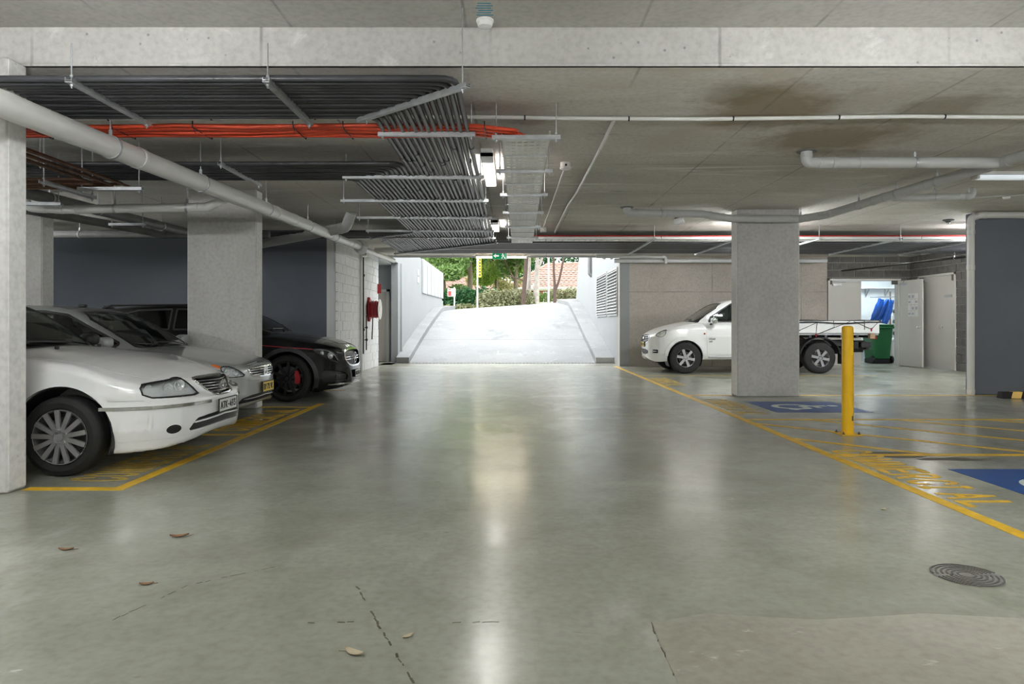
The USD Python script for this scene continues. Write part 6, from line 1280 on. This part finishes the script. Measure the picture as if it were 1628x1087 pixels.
roof(s, [E(-.5, 68, 4.15), E(-.5, 60, 4.15), E(3.2, 64, 6.45), E(3.2, 64.2, 6.45)], 0, 13); roof(s, [E(9.8, 60, 4.15), E(9.8, 68, 4.15), E(6.6, 64.2, 6.55), E(6.6, 64, 6.55)], 0, 13); roof(s, [E(9.8, 68, 4.15), E(-.5, 68, 4.15), E(3.2, 64.2, 6.45), E(6.6, 64.2, 6.55)], 0, 13)
for a, b in (((3.2, 64, 6.5), (6.6, 64, 6.6)), ((-.5, 60, 4.2), (3.2, 64, 6.5)), ((9.8, 60, 4.2), (6.6, 64, 6.6))): obj('ridge_tiles', tube([a, b], .13, 8), 'roof_tile', s)
obj('gutter', tube([(-.6, 59.95, 4.1), (9.9, 59.95, 4.1)], .07, 8), 'gutter', s); obj('fascia', bx(-.45, 9.75, 60.0, 60.05, 3.95, 4.13), 'gutter', s)
for x in (3.2, 5.6, 7.8):
    w = obj('window', bx(x - .55, x + .55, 60.05, 60.12, 2.9, 3.85), 'gutter', s); obj('pane', bx(x - .47, x + .47, 60.03, 60.06, 2.97, 3.78), 'window_dark', w)
obj('gable_board', obox((1.2, 59.9, 3.8), (2.0, 59.9, 4.6), .06, .18), 'gutter', s)
s = thing('house', (-3.4, 66, gz(-3.4, 66)), 'house with a pinkish tiled roof half hidden behind the left trees', 'house')
obj('wall', bx(-7.5, .2, 64.7, 70, 2, 4.0), 'render_cream', s)
roof(s, [E(-8, 64, 3.85), E(.6, 64, 3.85), E(-1.2, 67.5, 5.6), E(-6, 67.5, 5.6)], 0, 11); roof(s, [E(.6, 64, 3.85), E(.6, 71, 3.85), E(-1.2, 67.6, 5.6), E(-1.2, 67.5, 5.6)], 0, 11); roof(s, [E(-8, 71, 3.85), E(-8, 64, 3.85), E(-6, 67.5, 5.6), E(-6, 67.6, 5.6)], 0, 11)
obj('gutter', tube([(-8, 63.95, 3.8), (.6, 63.95, 3.8)], .07, 8), 'gutter', s)
for x in (-6, -3.6, -1.4): w = obj('window', bx(x - .5, x + .5, 64.62, 64.7, 2.8, 3.6), 'gutter', s); obj('pane', bx(x - .43, x + .43, 64.6, 64.63, 2.86, 3.54), 'window_dark', w)
# garden walls, made of separate blocks
s = thing('garden_wall', (.3, 45, gz(.3, 45)), 'low rough stone wall left of the dark trunk', 'garden wall'); RR = random.Random(2)
for r in range(6):
    x = -.3 + .1 * (r % 2)
    while x < 1.3:
        w = RR.uniform(.22, .36); obj('stone', bx(x + .01, x + w - .01, 44.9 - RR.uniform(0, .03), 45.2, 1.9 + .17 * r + .008, 1.9 + .17 * r + .165, .012), 'stone_pale', s, smooth=False); x += w
obj('mortar', bx(-.3, 1.3, 44.93, 45.18, 1.85, 2.9), 'mortar_grey', s)
s = thing('garden_wall', (2.7, 46, gz(2.7, 46)), 'low pale wall of large blocks beside the forked trunk', 'garden wall')
for k in range(6): obj('block', bx(1.75 + .75 * k, 2.47 + .75 * k, 45.6, 46, 1.95, 2.52 + .05 * k, .02), 'stone_pale', s, smooth=False)
# poles and signs
X, Y = P(722.5, 470, 37.5)[0], 37.5
s = thing('bus_stop_sign', (X, Y, 1.75), 'red and white bus stop sign on a grey post at the kerb', 'sign')
obj('post', cyl((X, Y, 1.6), (0, 0, 1), .035, 1.48, 10), 'pole_grey', s); obj('plate', bx(X - .36, X + .06, Y - .02, Y + .01, 2.58, 3.02, .004), 'sign_white_plain', s); obj('red_panel', bx(X - .34, X - .16, Y - .026, Y - .018, 2.62, 2.98), 'sign_red', s)
obj('lettering', text('BUS', .07, (X - .335, Y - .027, 2.86), (1, 0, 0), (0, 0, 1), width=.16), 'sign_white_plain', s)
X, Y = P(759, 470, 38)[0], 38
s = thing('sign_pole', (X, Y, 1.75), 'tall white pole with a narrow yellow sign beside the driveway', 'sign')
obj('post', cyl((X, Y, 1.6), (0, 0, 1), .04, 4.6, 10), 'tray_white', s); obj('yellow_plate', bx(X + .05, X + .21, Y - .015, Y + .01, 3.63, 4.72, .004), 'sign_yellow', s)
for k in range(6): obj('lettering', bx(X + .09, X + .17, Y - .018, Y - .014, 3.72 + .16 * k, 3.80 + .16 * k), 'plate_ink', s, smooth=False)
for z in (3.8, 4.5): obj('clamp', bx(X - .05, X + .1, Y - .05, Y + .05, z, z + .05), 'pole_grey', s)
X, Y = P(872, 470, 44)[0], 44
s = thing('street_pole', (X, Y, 2.0), 'slim grey street pole in front of the tiled roof', 'pole'); obj('post', tube([(X, Y, 1.8), (X, Y, 5), (X, Y, 9)], [.075, .065, .05], 12), 'pole_grey', s); obj('base', cyl((X, Y, 1.85), (0, 0, 1), .13, .3, 12), 'pole_grey', s); obj('cap', cyl((X, Y, 9), (0, 0, 1), .07, .1, 12), 'pole_grey', s)
